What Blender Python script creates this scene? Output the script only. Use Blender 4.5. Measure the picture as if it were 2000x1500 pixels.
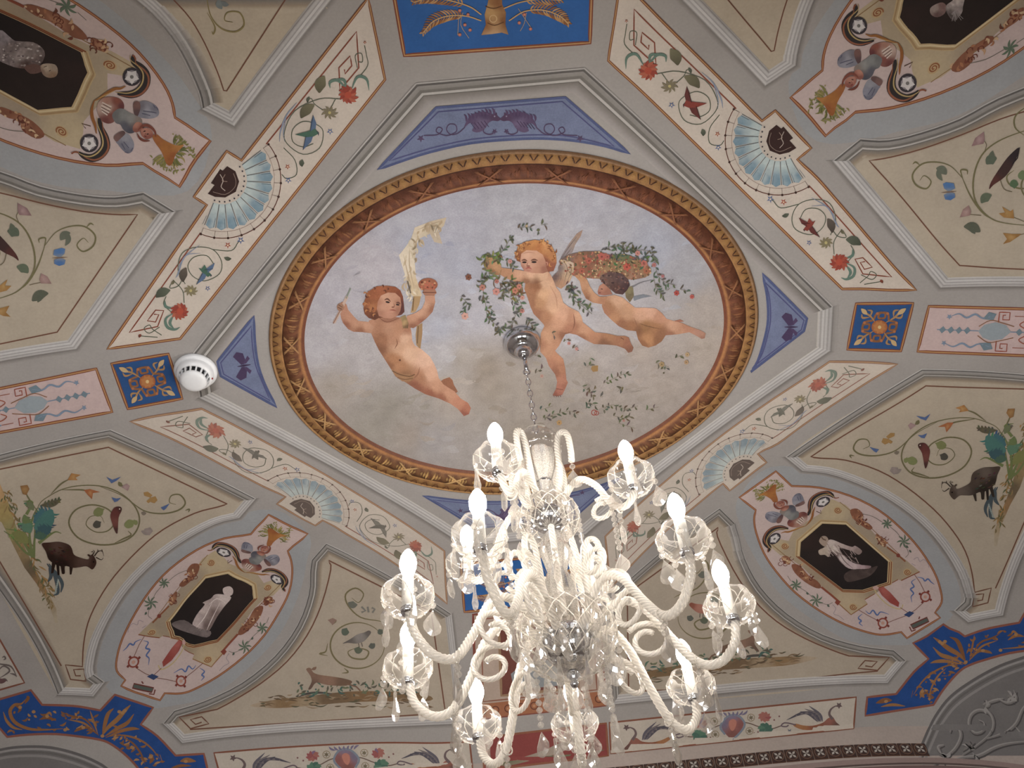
import bpy, math, random
import numpy as np
from mathutils import Vector, Matrix
from mathutils.geometry import delaunay_2d_cdt
for o in list(bpy.data.objects): bpy.data.objects.remove(o)
SC = bpy.context.scene
COL = SC.collection
R_ = random.Random(7)
# ------------------------------------------------------------------ camera, light, exposure
K = 2.4                      # metres from the camera up to the crown of the vault
CZ = 1.55                    # camera height above the floor
F_PX, YAW, EL, ROLL = 2123.35, 0.0316668, 0.8758686, -0.1019912
CAMP = np.array([-0.0318917*K, -0.7704713*K, CZ])
_f = np.array([math.sin(YAW)*math.cos(EL), math.cos(YAW)*math.cos(EL), math.sin(EL)])
_r = np.array([math.cos(YAW), -math.sin(YAW), 0.0]); _u = np.cross(_r, _f)
_c, _s = math.cos(ROLL), math.sin(ROLL)
RIGHT = _c*_r + _s*_u; UP = -_s*_r + _c*_u
cam = bpy.data.cameras.new('camera'); cam_o = bpy.data.objects.new('camera', cam); COL.objects.link(cam_o)
cam.sensor_width = 36; cam.lens = F_PX/2000*36; cam.clip_start = 0.05
cam_o.matrix_world = Matrix(((RIGHT[0], UP[0], -_f[0], CAMP[0]), (RIGHT[1], UP[1], -_f[1], CAMP[1]), (RIGHT[2], UP[2], -_f[2], CAMP[2]), (0, 0, 0, 1)))
SC.camera = cam_o
SC.view_settings.view_transform = 'Standard'; SC.view_settings.look = 'None'
SC.view_settings.gamma = 1; SC.view_settings.use_curve_mapping = False
SC.view_settings.exposure = 0.28
w = bpy.data.worlds.new('world'); SC.world = w; w.use_nodes = True
w.node_tree.nodes['Background'].inputs[0].default_value = (0.75, 0.82, 1.0, 1)
w.node_tree.nodes['Background'].inputs[1].default_value = 0.06
try:
    SC.cycles.caustics_reflective = False; SC.cycles.caustics_refractive = False
    SC.cycles.sample_clamp_indirect = 4.0
    SC.cycles.transparent_max_bounces = 24
except Exception: pass
def area(name, loc, target, sx, sy, power, col):
    l = bpy.data.lights.new(name, 'AREA'); l.shape = 'RECTANGLE'; l.size = sx; l.size_y = sy; l.energy = power; l.color = col
    o = bpy.data.objects.new(name, l); COL.objects.link(o); o.location = loc
    o.rotation_euler = (Vector(target)-Vector(loc)).to_track_quat('-Z', 'Y').to_euler(); return o
area('fill_light_near', (-1.0, -3.54, 1.6), (-0.5, -0.3, 3.9), 1.3, 1.7, 82, (0.97, 0.98, 1.0))  # added fill light behind the camera, not from a known window
area('fill_light_far', (1.0, -3.54, 1.6), (0.3, -0.3, 3.9), 1.3, 1.7, 48, (0.97, 0.98, 1.0))  # second added fill light, weaker, also out of view
BULB_STRENGTH = 150.0
BULB_COL = (1.0, 0.94, 0.88, 1)
# ------------------------------------------------------------------ vault surface
HC = [-0.0096007, 0.0117298, -0.0096407, -0.0351313, 0.0116039]
XW, YW, YN = 0.80*K, 0.612*K, -0.66*K
Z0 = CZ + K
def hz(x, y):
    u = (np.clip(np.asarray(x, float), -XW, XW)/K/0.4)**2; v = (np.asarray(y, float)/K/0.4)**2
    return Z0 + K*(HC[0]*u+HC[1]*v+HC[2]*u*u+HC[3]*v*v+HC[4]*u*v)
def rays(px):
    px = np.atleast_2d(np.asarray(px, float))
    d = np.outer((px[:, 0]-1000)/F_PX, RIGHT)-np.outer((px[:, 1]-750)/F_PX, UP)+_f
    return d
def bk(px):
    """photograph pixel -> (u,v) on the vault, v running on down the south wall past YW"""
    d = rays(px); t = np.full(len(d), 0.2*K); done = np.zeros(len(d), bool); prev = t.copy()
    def g(t):
        p = CAMP+d*t[:, None]
        return np.maximum(p[:, 2]-hz(p[:, 0], np.minimum(p[:, 1], YW)), p[:, 1]-YW)
    lo = t.copy(); hi = np.full(len(d), 6.0*K)
    for st in np.linspace(0.2*K, 4*K, 240):
        tt = np.full(len(d), st); pos = g(tt) > 0
        newly = pos & ~done; hi[newly] = st; done |= newly
        lo[~done] = st
    for _ in range(40):
        m = (lo+hi)/2; pos = g(m) > 0
        hi = np.where(pos, m, hi); lo = np.where(pos, lo, m)
    p = CAMP+d*((lo+hi)/2)[:, None]
    hw = hz(p[:, 0], YW)
    wall = (p[:, 1] >= YW-1e-4) & (p[:, 2] < hw)
    v = np.where(wall, YW+(hw-p[:, 2]), p[:, 1])
    return np.stack([p[:, 0], v], 1)
def P3(uv, off):
    uv = np.atleast_2d(uv); u, v = uv[:, 0], uv[:, 1]; off = np.broadcast_to(off, u.shape)
    wall = v > YW
    z = np.where(wall, hz(u, np.full_like(u, YW))-(v-YW), hz(u, v)-off)
    y = np.where(wall, YW-off, v)
    # soften: just on the corner keep both offsets
    return np.stack([u, y, z], 1)
# mirror symmetry of the decoration, with the painter's small deviations per quadrant
SGN = dict(NW=(-1, -1), NE=(1, -1), SW=(-1, 1), SE=(1, 1))
PTS = {
'fbY':dict(NW=(443,295),NE=(1514,216),SW=(616,1026),SE=(1425,958)),
'fbX':dict(NW=(379,384),NE=(1584,289),SW=(541,984),SE=(1497,903)),
'fnY':dict(NW=(472,313),NE=(1488,236),SW=(630,1016),SE=(1412,944)),
'fnX':dict(NW=(404,400),NE=(1557,311),SW=(558,970),SE=(1480,886)),
'bXo':dict(NW=(210,681),NE=(1789,566),SW=(255,823),SE=(1752,711)),
'bXi':dict(NW=(352,661),NE=(1645,564),SW=(394,798),SE=(1620,706)),
'bYi':dict(NW=(752,155),NE=(1188,118),SW=(868,1076)),
'okY':dict(NW=(411,275),NE=(1544,190),SW=(601,1042),SE=(1444,971)),
'okX':dict(NW=(351,364),NE=(1612,265),SW=(525,1005),SE=(1515,920)),
'oiY':dict(NW=(342,229),NE=(1606,137),SW=(562,1076),SE=(1476,996)),
'oiX':dict(NW=(280,320),NE=(1670,220),SW=(490,1042),SE=(1546,948)),
'bxl1':dict(NW=(269,418),NE=(1697,313),SW=(444,984),SE=(1583,892)),
'bxo1':dict(NW=(343,412),NE=(1626,313),SW=(500,974),SE=(1534,893)),
'bxl2':dict(NW=(112,648),NE=(1874,518),SW=(212,873),SE=(1808,753)),
'bxo2':dict(NW=(148,680),NE=(1838,560),SW=(216,839),SE=(1800,721)),
'byl':dict(NW=(443,177),NE=(1506,100),SW=(642,1094)),
'byo':dict(NW=(457,245),NE=(1495,166),SW=(636,1060)),
'ofX':dict(SW=(237,1339),SE=(1836,1206)),'ofY':dict(SW=(313,1367),SE=(1771,1246)),
'octN':dict(NW=(812,162),NE=(1142,132)),
'dnY':dict(NW=(171,141),NE=(1757,33),SW=(492,1144),SE=(1564,1058)),
'dnX':dict(NW=(140,208),NE=(1798,85),SW=(445,1120),SE=(1606,1022)),
'dcX':dict(NW=(74,214),NE=(1866,86),SW=(402,1129),SE=(1652,1024)),
'dcY':dict(SW=(495,1169),SE=(1562,1086)),
'eX':dict(SW=(333,1212),SE=(1734,1096)),'gX':dict(SW=(342,1240),SE=(1732,1136)),
'gY':dict(SW=(380,1258),SE=(1684,1151)),'eY':dict(SW=(424,1248),SE=(1646,1150)),
'sb1':dict(SW=(418,1470),SE=(1672,1361)),'sb2':dict(SW=(915,1447),SE=(1192,1410)),
'b1':dict(SW=(300,1382),SE=(1782,1256)),'b2':dict(SW=(222,1356),SE=(1844,1218)),
'b3':dict(SW=(276,1412),SE=(1812,1284)),'b4':dict(SW=(200,1386),SE=(1880,1242)),
'b6':dict(SW=(400,1472),SE=(1692,1362)),
}
_raw = {n: {q: bk([p])[0] for q, p in d.items()} for n, d in PTS.items()}
RES = {q: ([], []) for q in SGN}
for n, d in _raw.items():
    can = np.mean([[SGN[q][0]*p[0], SGN[q][1]*p[1]] for q, p in d.items()], 0)
    for q, p in d.items():
        RES[q][0].append(can); RES[q][1].append([SGN[q][0]*p[0]-can[0], SGN[q][1]*p[1]-can[1]])
RES = {q: (np.array(a), np.array(b)) for q, (a, b) in RES.items()}
def _idw(q, c):
    a, b = RES[q]; d2 = ((c[:, None, :]-a[None])**2).sum(2)
    w = 1/(d2+1e-4)**1.5; w /= (w.sum(1, keepdims=True)+1/(0.3**3))
    return w@b
def mirror(uv, src, dst):
    if src is None or src == dst: return uv
    s = np.array(SGN[src]); c = uv*s; c0 = c.copy()
    for _ in range(3): c = c0-_idw(src, c)
    return (c+_idw(dst, c))*np.array(SGN[dst])
# ------------------------------------------------------------------ materials
GAIN = 0.80
SAT = 0.77
def lin(c):
    a = np.asarray(c, float)/255.0
    g = (a*np.array([0.3, 0.55, 0.15])).sum(-1, keepdims=True); a = (g+(a-g)*SAT)*0.975+0.018  # desaturates, then lifts the blacks: lens haze put into every paint colour
    return np.where(a <= 0.04045, a/12.92, ((a+0.055)/1.055)**2.4)
def alb(c): return np.clip(lin(c)*GAIN, 0, 0.93)
def new_mat(name):
    m = bpy.data.materials.new(name); m.use_nodes = True
    nt = m.node_tree; return m, nt, nt.nodes['Principled BSDF']
def vary(nt, colsock, bsdf, amp, scale, bump=0.1, bscale=120):
    N = nt.nodes; L = nt.links
    geo = N.new('ShaderNodeNewGeometry')
    n1 = N.new('ShaderNodeTexNoise'); n1.inputs['Scale'].default_value = scale; n1.inputs['Detail'].default_value = 5; n1.inputs['Roughness'].default_value = 0.65
    L.new(geo.outputs['Position'], n1.inputs['Vector'])
    n2 = N.new('ShaderNodeTexNoise'); n2.inputs['Scale'].default_value = bscale; n2.inputs['Detail'].default_value = 3
    L.new(geo.outputs['Position'], n2.inputs['Vector'])
    mr = N.new('ShaderNodeMapRange'); mr.inputs['From Min'].default_value = 0.3; mr.inputs['From Max'].default_value = 0.7
    mr.inputs['To Min'].default_value = 1-amp; mr.inputs['To Max'].default_value = 1+amp
    L.new(n1.outputs['Fac'], mr.inputs['Value'])
    mr2 = N.new('ShaderNodeMapRange'); mr2.inputs['From Min'].default_value = 0.3; mr2.inputs['From Max'].default_value = 0.7
    mr2.inputs['To Min'].default_value = 1-amp*0.8; mr2.inputs['To Max'].default_value = 1+amp*0.8
    L.new(n2.outputs['Fac'], mr2.inputs['Value'])
    mm = N.new('ShaderNodeMath'); mm.operation = 'MULTIPLY'
    L.new(mr.outputs[0], mm.inputs[0]); L.new(mr2.outputs[0], mm.inputs[1])
    vm = N.new('ShaderNodeVectorMath'); vm.operation = 'SCALE'
    L.new(colsock, vm.inputs[0]); L.new(mm.outputs[0], vm.inputs['Scale'])
    L.new(vm.outputs[0], bsdf.inputs['Base Color'])
    bp = N.new('ShaderNodeBump'); bp.inputs['Strength'].default_value = bump; bp.inputs['Distance'].default_value = 0.002
    L.new(n2.outputs['Fac'], bp.inputs['Height']); L.new(bp.outputs[0], bsdf.inputs['Normal'])
def paint_mat(name, amp=0.06, scale=14, bump=0.12, rough=0.8, bscale=150):
    m, nt, b = new_mat(name)
    a = nt.nodes.new('ShaderNodeVertexColor'); a.layer_name = 'Col'
    vary(nt, a.outputs['Color'], b, amp, scale, bump, bscale)
    b.inputs['Roughness'].default_value = rough; b.inputs['Specular IOR Level'].default_value = 0.2
    return m
def solid(name, c, rough=0.6, metal=0.0, amp=0.05, scale=20, bump=0.05, raw=False):
    m, nt, b = new_mat(name)
    rgb = nt.nodes.new('ShaderNodeRGB'); rgb.outputs[0].default_value = (*(c if raw else alb(c)), 1)
    vary(nt, rgb.outputs[0], b, amp, scale, bump)
    b.inputs['Roughness'].default_value = rough; b.inputs['Metallic'].default_value = metal
    return m
M_PAINT = paint_mat('fresco_paint', 0.05, 9, 0.10)
M_BROKEN = paint_mat('fresco_broken_brushwork', 0.11, 22, 0.15, 0.8, 260)
M_GILT = paint_mat('gilt_frame_paint', 0.16, 35, 0.35, 0.6, 300)
M_STUCCO = paint_mat('stucco_moulding_paint', 0.05, 10, 0.12)
M_PLASTER = paint_mat('vault_plaster', 0.05, 7, 0.15)
# ------------------------------------------------------------------ object helpers
def link(o, parent=None):
    COL.objects.link(o)
    if parent is not None: o.parent = parent
    return o
def tag(o, label, cat, group=None, kind=None):
    o['label'] = label; o['category'] = cat
    if group: o['group'] = group
    if kind: o['kind'] = kind
    return o
def empty(name, loc, label, cat, group=None):
    o = link(bpy.data.objects.new(name, None)); o.location = loc; o.empty_display_size = 0.05
    bpy.context.view_layer.update()
    return tag(o, label, cat, group)
def mesh_obj(name, V, Fc, mat, parent=None, cols=None, smooth=False):
    me = bpy.data.meshes.new(name)
    V = np.asarray(V, float)
    if parent is not None and parent.parent is None: V = V-np.array(parent.location)
    elif parent is not None: V = V-np.array(parent.parent.location)
    me.from_pydata(V.tolist(), [], Fc)
    if cols is not None:
        ca = me.color_attributes.new('Col', 'FLOAT_COLOR', 'POINT')
        a = np.ones((len(V), 4), np.float32); a[:, :3] = cols; ca.data.foreach_set('color', a.ravel())
    if smooth: me.polygons.foreach_set('use_smooth', [True]*len(me.polygons))
    me.materials.append(mat); me.update()
    return link(bpy.data.objects.new(name, me), parent)
def T(x0, y0, s):
    def f(txt):
        a = np.array([[float(v) for v in p.split(',')] for p in txt.split()])
        return a/s+np.array([x0, y0])
    f.o = (x0, y0, s); return f
TA, TB, TC, TD = T(0, 0, 2.5), T(600, 0, 2.5), T(1200, 0, 2.5), T(0, 450, 2.5)
TE, TF, TG, TH = T(600, 400, 2.5), T(1200, 450, 2.5), T(0, 900, 2.5), T(1200, 900, 2.5)
T1, T2, T3, T4 = T(0, 0, 5), T(1600, 0, 5), T(600, 450, 5), T(900, 400, 5)
T5, T6, T7 = T(1100, 450, 5), T(600, 620, 5), T(1000, 600, 5)
T8, T9, PX = T(1560, 900, 4.545), T(0, 1200, 4.545), T(0, 0, 1)
TK = T(1180, 1250, 6.25)
def crom(p, n=6, closed=False):
    p = np.asarray(p, float)
    if len(p) < 3: return p
    q = np.vstack([p[-1:], p, p[:2]]) if closed else np.vstack([2*p[:1]-p[1:2], p, 2*p[-1:]-p[-2:-1]])
    out = []
    for i in range(1, len(q)-2):
        for k in range(n):
            t = k/n; a, b, c, d = q[i-1], q[i], q[i+1], q[i+2]
            out.append(0.5*(2*b+(c-a)*t+(2*a-5*b+4*c-d)*t*t+(3*b-a-3*c+d)*t**3))
    if not closed: out.append(p[-1])
    return np.array(out)
def dens(p, step, closed=True):
    out = []; n = len(p)
    for i in range(n if closed else n-1):
        a, b = p[i], p[(i+1) % n]; k = max(1, int(math.ceil(np.hypot(*(b-a))/step)))
        for j in range(k): out.append(a+(b-a)*j/k)
    if not closed: out.append(p[-1])
    return np.array(out)
def pip(P, poly):
    x, y = P[:, 0], P[:, 1]; ins = np.zeros(len(P), bool); n = len(poly); j = n-1
    for i in range(n):
        xi, yi = poly[i]; xj, yj = poly[j]
        c = ((yi > y) != (yj > y)) & (x < (xj-xi)*(y-yi)/((yj-yi) or 1e-12)+xi); ins ^= c; j = i
    return ins
FADE = [0.0]
class Paint:
    """paint laid on the vault: shapes collected in photograph pixels of one quadrant, built once per quadrant"""
    def __init__(s): s.V = []; s.F = []; s.C = []; s.O = []; s.n = 0
    def add(s, V, Fc, C, layer):
        V = np.asarray(V, float); C = np.asarray(C, float)
        if C.ndim == 1: C = np.tile(C, (len(V), 1))
        s.V.append(V); s.C.append(C); s.F += [tuple(i+s.n for i in f) for f in Fc]; s.n += len(V)
        s.O.append(np.full(len(V), 0.0005+0.00028*layer)); return s
    def fill(s, poly, col, layer=1, step=14, samples=None, power=1.6, smooth=0, speck=0):
        poly = np.asarray(poly, float)
        if smooth: poly = crom(poly, smooth, True)
        b = dens(poly, step*1.2)
        lo, hi = b.min(0), b.max(0)
        gx, gy = np.meshgrid(np.arange(lo[0]+step/2, hi[0], step), np.arange(lo[1]+step/2, hi[1], step))
        gx[::2] += step*0.4
        g = np.stack([gx.ravel(), gy.ravel()], 1)
        if len(g): g = g[pip(g, b)]
        if len(g):
            keep = np.ones(len(g), bool)
            for q in b: keep &= ((g-q)**2).sum(1) > (step*0.45)**2
            g = g[keep]
        allp = np.vstack([b, g]) if len(g) else b
        nb = len(b)
        r = delaunay_2d_cdt([Vector(p) for p in allp], [(i, (i+1) % nb) for i in range(nb)], [], 1, 1e-6)
        V = np.array([tuple(v) for v in r[0]]); Fc = [tuple(f) for f in r[2]]
        if samples is not None:
            sp = np.array([a[:2] for a in samples], float); sc = np.array([lin(a[2:5]) for a in samples])
            d2 = ((V[:, None]-sp[None])**2).sum(2)+4; wt = 1/d2**power; wt /= wt.sum(1, keepdims=True)
            C = np.clip(wt@sc*GAIN, 0, .93)
        else: C = np.tile(alb(col), (len(V), 1))
        if speck: C = np.clip(C*(1+np.array([R_.uniform(-speck, speck) for _ in V])[:, None]), 0, .95)
        return s.add(V, Fc, C, layer)
    def blob(s, poly, col, layer=1, step=6, samples=None, power=1.6, speck=0):
        return s.fill(crom(poly, 3, True), col, layer, step, samples, power, 0, speck)
    def line(s, p, w, col, layer=3, smooth=0, closed=False, taper=0, col2=None):
        p = np.asarray(p, float)
        if smooth: p = crom(p, smooth, closed)
        p = dens(p, 18, closed)
        if closed: p = np.vstack([p, p[:1]])
        n = len(p); t = np.gradient(p, axis=0)
        if closed: t[0] = t[-1] = p[1]-p[-2]
        t /= np.maximum(np.hypot(t[:, 0], t[:, 1]), 1e-9)[:, None]
        nn = np.stack([-t[:, 1], t[:, 0]], 1)
        k = np.linspace(0, 1, n)
        ww = np.full(n, w/2.0)
        if taper == 1: ww *= 1-0.8*k
        elif taper == 2: ww *= 0.25+0.75*np.sin(np.pi*k)
        elif taper == 3: ww *= np.maximum(0.06, np.sin(np.pi*np.clip(k*0.92+0.04, 0, 1)))
        a = p+nn*ww[:, None]; b = p-nn*ww[:, None]
        V = np.empty((2*n, 2)); V[0::2] = a; V[1::2] = b
        Fc = [(2*i, 2*i+1, 2*i+3, 2*i+2) for i in range(n-1)]
        c1 = alb(col); C = np.tile(c1, (2*n, 1))
        if col2 is not None: C = np.repeat(c1[None]*(1-k)[:, None]+alb(col2)[None]*k[:, None], 2, 0)
        return s.add(V, Fc, C, layer)
    def disc(s, c, rx, ry=None, col=(0, 0, 0), layer=3, n=12, ang=0, inner=None):
        ry = rx if ry is None else ry; a = np.linspace(0, 2*np.pi, n, endpoint=False)
        e = np.stack([rx*np.cos(a), ry*np.sin(a)], 1); ca, sa = math.cos(ang), math.sin(ang)
        e = e@np.array([[ca, sa], [-sa, ca]])+np.asarray(c, float)
        C = np.tile(alb(col), (n+1, 1)); C[0] = alb(inner if inner is not None else col)
        return s.add(np.vstack([[c], e]), [(0, 1+i, 1+(i+1) % n) for i in range(n)], C, layer)
    def ring(s, c, r, w, col, layer=3, n=16, ry=None):
        a = np.linspace(0, 2*np.pi, n, endpoint=False); ry = r if ry is None else ry
        return s.line(np.stack([r*np.cos(a), ry*np.sin(a)], 1)+np.asarray(c, float), w, col, layer, closed=True)
    def leaf(s, a, b, w, col, layer=4, bend=0.15, col2=None):
        a, b = np.asarray(a, float), np.asarray(b, float); d = b-a; n = np.array([-d[1], d[0]])
        return s.line([a, a+d*0.33+n*bend*0.7, a+d*0.66+n*bend*0.8, b], w, col, layer, smooth=3, taper=3, col2=col2)
    def star(s, c, r, n, col, layer=4, inner=0.45, center=None, ang=0.3):
        pts = []
        for i in range(2*n):
            rr = r if i % 2 == 0 else r*inner; an = ang+math.pi*i/n
            pts.append([c[0]+rr*math.cos(an), c[1]+rr*math.sin(an)])
        pts = np.array(pts)
        s.add(np.vstack([[c], pts]), [(0, 1+i, 1+(i+1) % (2*n)) for i in range(2*n)], alb(col), layer)
        if center is not None: s.disc(c, r*0.25, None, center, layer+1, 8)
        return s
    def sprig(s, p, col, layer=5, gap=9, ll=10, lw=4, stem=None, sw=1.0):
        p = dens(crom(np.asarray(p, float), 4), gap, False)
        if stem is not None: s.line(p, sw, stem, layer)
        for i in range(len(p)-1):
            d = p[i+1]-p[i]; an = math.atan2(d[1], d[0])+(0.9 if i % 2 else -0.9)+R_.uniform(-.5, .5)
            l = ll*R_.uniform(.7, 1.25); q = p[i]+np.array([R_.uniform(-1.5, 1.5), R_.uniform(-1.5, 1.5)])
            c = tuple(max(0, v+R_.uniform(-14, 18)) for v in col)
            s.leaf(q, q+l*np.array([math.cos(an), math.sin(an)]), lw*R_.uniform(.7, 1.2), c, layer, R_.uniform(-.2, .2))
        return s
    def build(s, name, parent, src=None, dst=None, mat=None, swap=None):
        V = np.vstack(s.V); uv = bk(V); uv = mirror(uv, src, dst)
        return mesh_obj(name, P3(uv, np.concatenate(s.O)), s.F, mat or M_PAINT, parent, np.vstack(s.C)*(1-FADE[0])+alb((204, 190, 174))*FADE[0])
def _boxes_cluster(Vs, m=0.8):
    n = len(Vs); lo = np.array([v.min(0)-m for v in Vs]); hi = np.array([v.max(0)+m for v in Vs]); par = list(range(n))
    def fd(i):
        while par[i] != i: par[i] = par[par[i]]; i = par[i]
        return i
    for i in range(n):
        hit = np.where((lo[i+1:] <= hi[i]).all(1) & (hi[i+1:] >= lo[i]).all(1))[0]+i+1
        for j in hit: par[fd(int(j))] = fd(i)
    return [fd(i) for i in range(n)]
def build_each(p, name, parent, src=None, dst=None, mat=None):
    """every separate motif an object of its own; shapes that overlap stay together"""
    cl = _boxes_cluster(p.V); start = np.cumsum([0]+[len(v) for v in p.V]); fo = [[] for _ in p.V]
    own = np.repeat(np.arange(len(p.V)), [len(v) for v in p.V])
    for f in p.F: fo[own[f[0]]].append(f)
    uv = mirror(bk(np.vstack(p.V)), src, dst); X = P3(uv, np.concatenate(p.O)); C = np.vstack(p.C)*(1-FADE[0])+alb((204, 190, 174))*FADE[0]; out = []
    for r in dict.fromkeys(cl):
        ids = [i for i, c in enumerate(cl) if c == r]; V = []; Cc = []; Fc = []; b = 0
        for i in ids:
            V.append(X[start[i]:start[i+1]]); Cc.append(C[start[i]:start[i+1]]); Fc += [tuple(v-start[i]+b for v in f) for f in fo[i]]; b += len(p.V[i])
        out.append(mesh_obj(name, np.vstack(V), Fc, mat or M_PAINT, parent, np.vstack(Cc)))
    return out
def center3(px, src=None, dst=None):
    return tuple(P3(mirror(bk(px), src, dst).mean(0), 0.0)[0])
def bez(c, pts):
    """unit square -> px through four corners c (tl,tr,br,bl)"""
    c = np.asarray(c, float); p = np.asarray(pts, float); s, t = p[:, :1], p[:, 1:]
    return c[0]*(1-s)*(1-t)+c[1]*s*(1-t)+c[2]*s*t+c[3]*(1-s)*t
def U(c):
    def f(txt): return bez(c, [[float(v) for v in p.split(',')] for p in txt.split()])
    return f
# ------------------------------------------------------------------ mouldings: low relief strips along a path in (u,v)
GREY = (166, 160, 155)
def moulding(name, parent, uv, width, inside, closed=True, shade_in=(150, 132, 110), smooth=False, relief=0.0035):
    """uv path = OUTER edge; profile runs inward. Painted light falls from the north."""
    uv = dens(np.asarray(uv, float), 0.03, closed); n = len(uv)
    if closed:
        prv, nxt = np.roll(uv, 1, 0), np.roll(uv, -1, 0)
    else:
        prv = np.vstack([2*uv[:1]-uv[1:2], uv[:-1]]); nxt = np.vstack([uv[1:], 2*uv[-1:]-uv[-2:-1]])
    d1 = uv-prv; d2 = nxt-uv
    d1 /= np.maximum(np.hypot(*d1.T), 1e-9)[:, None]; d2 /= np.maximum(np.hypot(*d2.T), 1e-9)[:, None]
    sg = 1.0
    if closed:
        ar = 0.5*np.sum(uv[:, 0]*nxt[:, 1]-nxt[:, 0]*uv[:, 1]); sg = 1.0 if ar > 0 else -1.0
    else: sg = inside
    n1 = sg*np.stack([-d1[:, 1], d1[:, 0]], 1); n2 = sg*np.stack([-d2[:, 1], d2[:, 0]], 1)
    m = n1+n2; m /= np.maximum(np.hypot(*m.T), 1e-6)[:, None]
    sc = 1/np.maximum((m*n1).sum(1), 0.45); m = m*sc[:, None]
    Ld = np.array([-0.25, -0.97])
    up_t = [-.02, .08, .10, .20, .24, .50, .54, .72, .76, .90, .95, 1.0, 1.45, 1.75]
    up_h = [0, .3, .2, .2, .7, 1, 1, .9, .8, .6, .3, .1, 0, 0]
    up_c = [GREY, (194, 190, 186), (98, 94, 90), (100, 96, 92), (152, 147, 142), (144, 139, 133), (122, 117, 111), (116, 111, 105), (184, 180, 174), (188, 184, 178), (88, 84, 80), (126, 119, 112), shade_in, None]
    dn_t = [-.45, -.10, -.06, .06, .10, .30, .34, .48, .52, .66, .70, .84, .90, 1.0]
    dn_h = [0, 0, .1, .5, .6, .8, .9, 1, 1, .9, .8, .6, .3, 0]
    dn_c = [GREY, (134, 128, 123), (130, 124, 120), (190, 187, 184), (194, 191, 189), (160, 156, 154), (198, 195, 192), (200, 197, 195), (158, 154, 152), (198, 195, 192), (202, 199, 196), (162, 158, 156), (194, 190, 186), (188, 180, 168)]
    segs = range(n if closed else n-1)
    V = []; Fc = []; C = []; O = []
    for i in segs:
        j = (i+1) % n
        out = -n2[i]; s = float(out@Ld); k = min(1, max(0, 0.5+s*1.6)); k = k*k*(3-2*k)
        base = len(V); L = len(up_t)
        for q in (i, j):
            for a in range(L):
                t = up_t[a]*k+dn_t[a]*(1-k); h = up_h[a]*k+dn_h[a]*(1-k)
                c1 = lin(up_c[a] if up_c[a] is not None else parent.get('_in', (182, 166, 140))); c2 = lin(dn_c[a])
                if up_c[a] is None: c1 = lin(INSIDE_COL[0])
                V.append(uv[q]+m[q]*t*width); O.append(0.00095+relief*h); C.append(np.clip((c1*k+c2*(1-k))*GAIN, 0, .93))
        for a in range(L-1):
            Fc.append((base+a, base+a+1, base+L+a+1, base+L+a))
    V = np.array(V)
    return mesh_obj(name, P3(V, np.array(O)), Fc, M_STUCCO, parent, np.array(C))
INSIDE_COL = [(182, 166, 140)]
def band_uv(path, a, b, closed=True):
    pass
# ================================================================== SETTING
def struct(o): o['kind'] = 'structure'; return o
def grid_mesh(name, us, vs, f, mat, cols=None):
    V = []; Fc = []; n = len(vs)
    for u in us:
        for v in vs: V.append((u, v))
    V = np.array(V); X = f(V)
    for i in range(len(us)-1):
        for j in range(n-1): Fc.append((i*n+j, i*n+j+1, (i+1)*n+j+1, (i+1)*n+j))
    return mesh_obj(name, X, Fc, mat, None, np.tile(alb(cols), (len(V), 1)) if cols is not None else None, True)
ceil = struct(grid_mesh('ceiling', np.linspace(-XW, XW, 130), np.linspace(YN, YW, 110), lambda V: P3(V, 0.0), M_PLASTER, GREY))
M_WALL = solid('wall_plaster', (176, 160, 150), 0.85, amp=0.06, scale=5)
M_WALLD = solid('back_room_plaster', (200, 192, 180), 0.9)
def box(name, lo, hi, mat, parent=None):
    (a, b, c), (d, e, f) = lo, hi
    V = [(a,b,c),(d,b,c),(d,e,c),(a,e,c),(a,b,f),(d,b,f),(d,e,f),(a,e,f)]
    return mesh_obj(name, V, [(0,3,2,1),(4,5,6,7),(0,1,5,4),(1,2,6,5),(2,3,7,6),(3,0,4,7)], mat, parent)
HS = float(hz(0, YW)); YB = -3.6
def wall_strip(name, us, ys, t):
    # wall top follows the vault edge
    V = []; Fc = []
    for u, y in zip(us, ys):
        z = float(hz(u, y))+0.02; V += [(u, y, 0), (u, y, z)]
    for i in range(len(us)-1): Fc.append((2*i, 2*i+1, 2*i+3, 2*i+2))
    return struct(mesh_obj(name, V, Fc, M_WALL))
nn = 60
wall_strip('wall_south', np.linspace(-XW, XW, nn), np.full(nn, YW), 0)
wall_strip('wall_east', np.full(nn, XW), np.linspace(YN, YW, nn), 0)
wall_strip('wall_west', np.full(nn, -XW), np.linspace(YN, YW, nn), 0)
# north side: header over a wide opening to the room the camera stands in
V = []; Fc = []
for i, u in enumerate(np.linspace(-XW, XW, nn)):
    V += [(u, YN, float(hz(u, YN))+0.02), (u, YN, 3.02)]
    if i: Fc.append((2*i-2, 2*i-1, 2*i+1, 2*i))
struct(mesh_obj('wall_north', V, Fc, M_WALL))
M_FLOOR = solid('terrazzo_floor', (150, 128, 108), 0.5, amp=0.1, scale=30)
struct(box('floor', (-XW-0.3, YB-0.1, -0.08), (XW+0.3, YW+0.1, 0), M_FLOOR))
struct(box('back_room_ceiling', (-XW, YB, 3.0), (XW, YN, 3.06), M_WALLD))  # flat ceiling slab over the unseen back room
back = struct(box('wall_back', (-XW, YB-0.1, 0), (XW, YB, 3.05), M_WALLD))
struct(box('wall_back_west', (-XW-0.06, YB, 0), (-XW, YN, 3.05), M_WALLD))
struct(box('wall_back_east', (XW, YB, 0), (XW+0.06, YN, 3.05), M_WALLD))

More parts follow.
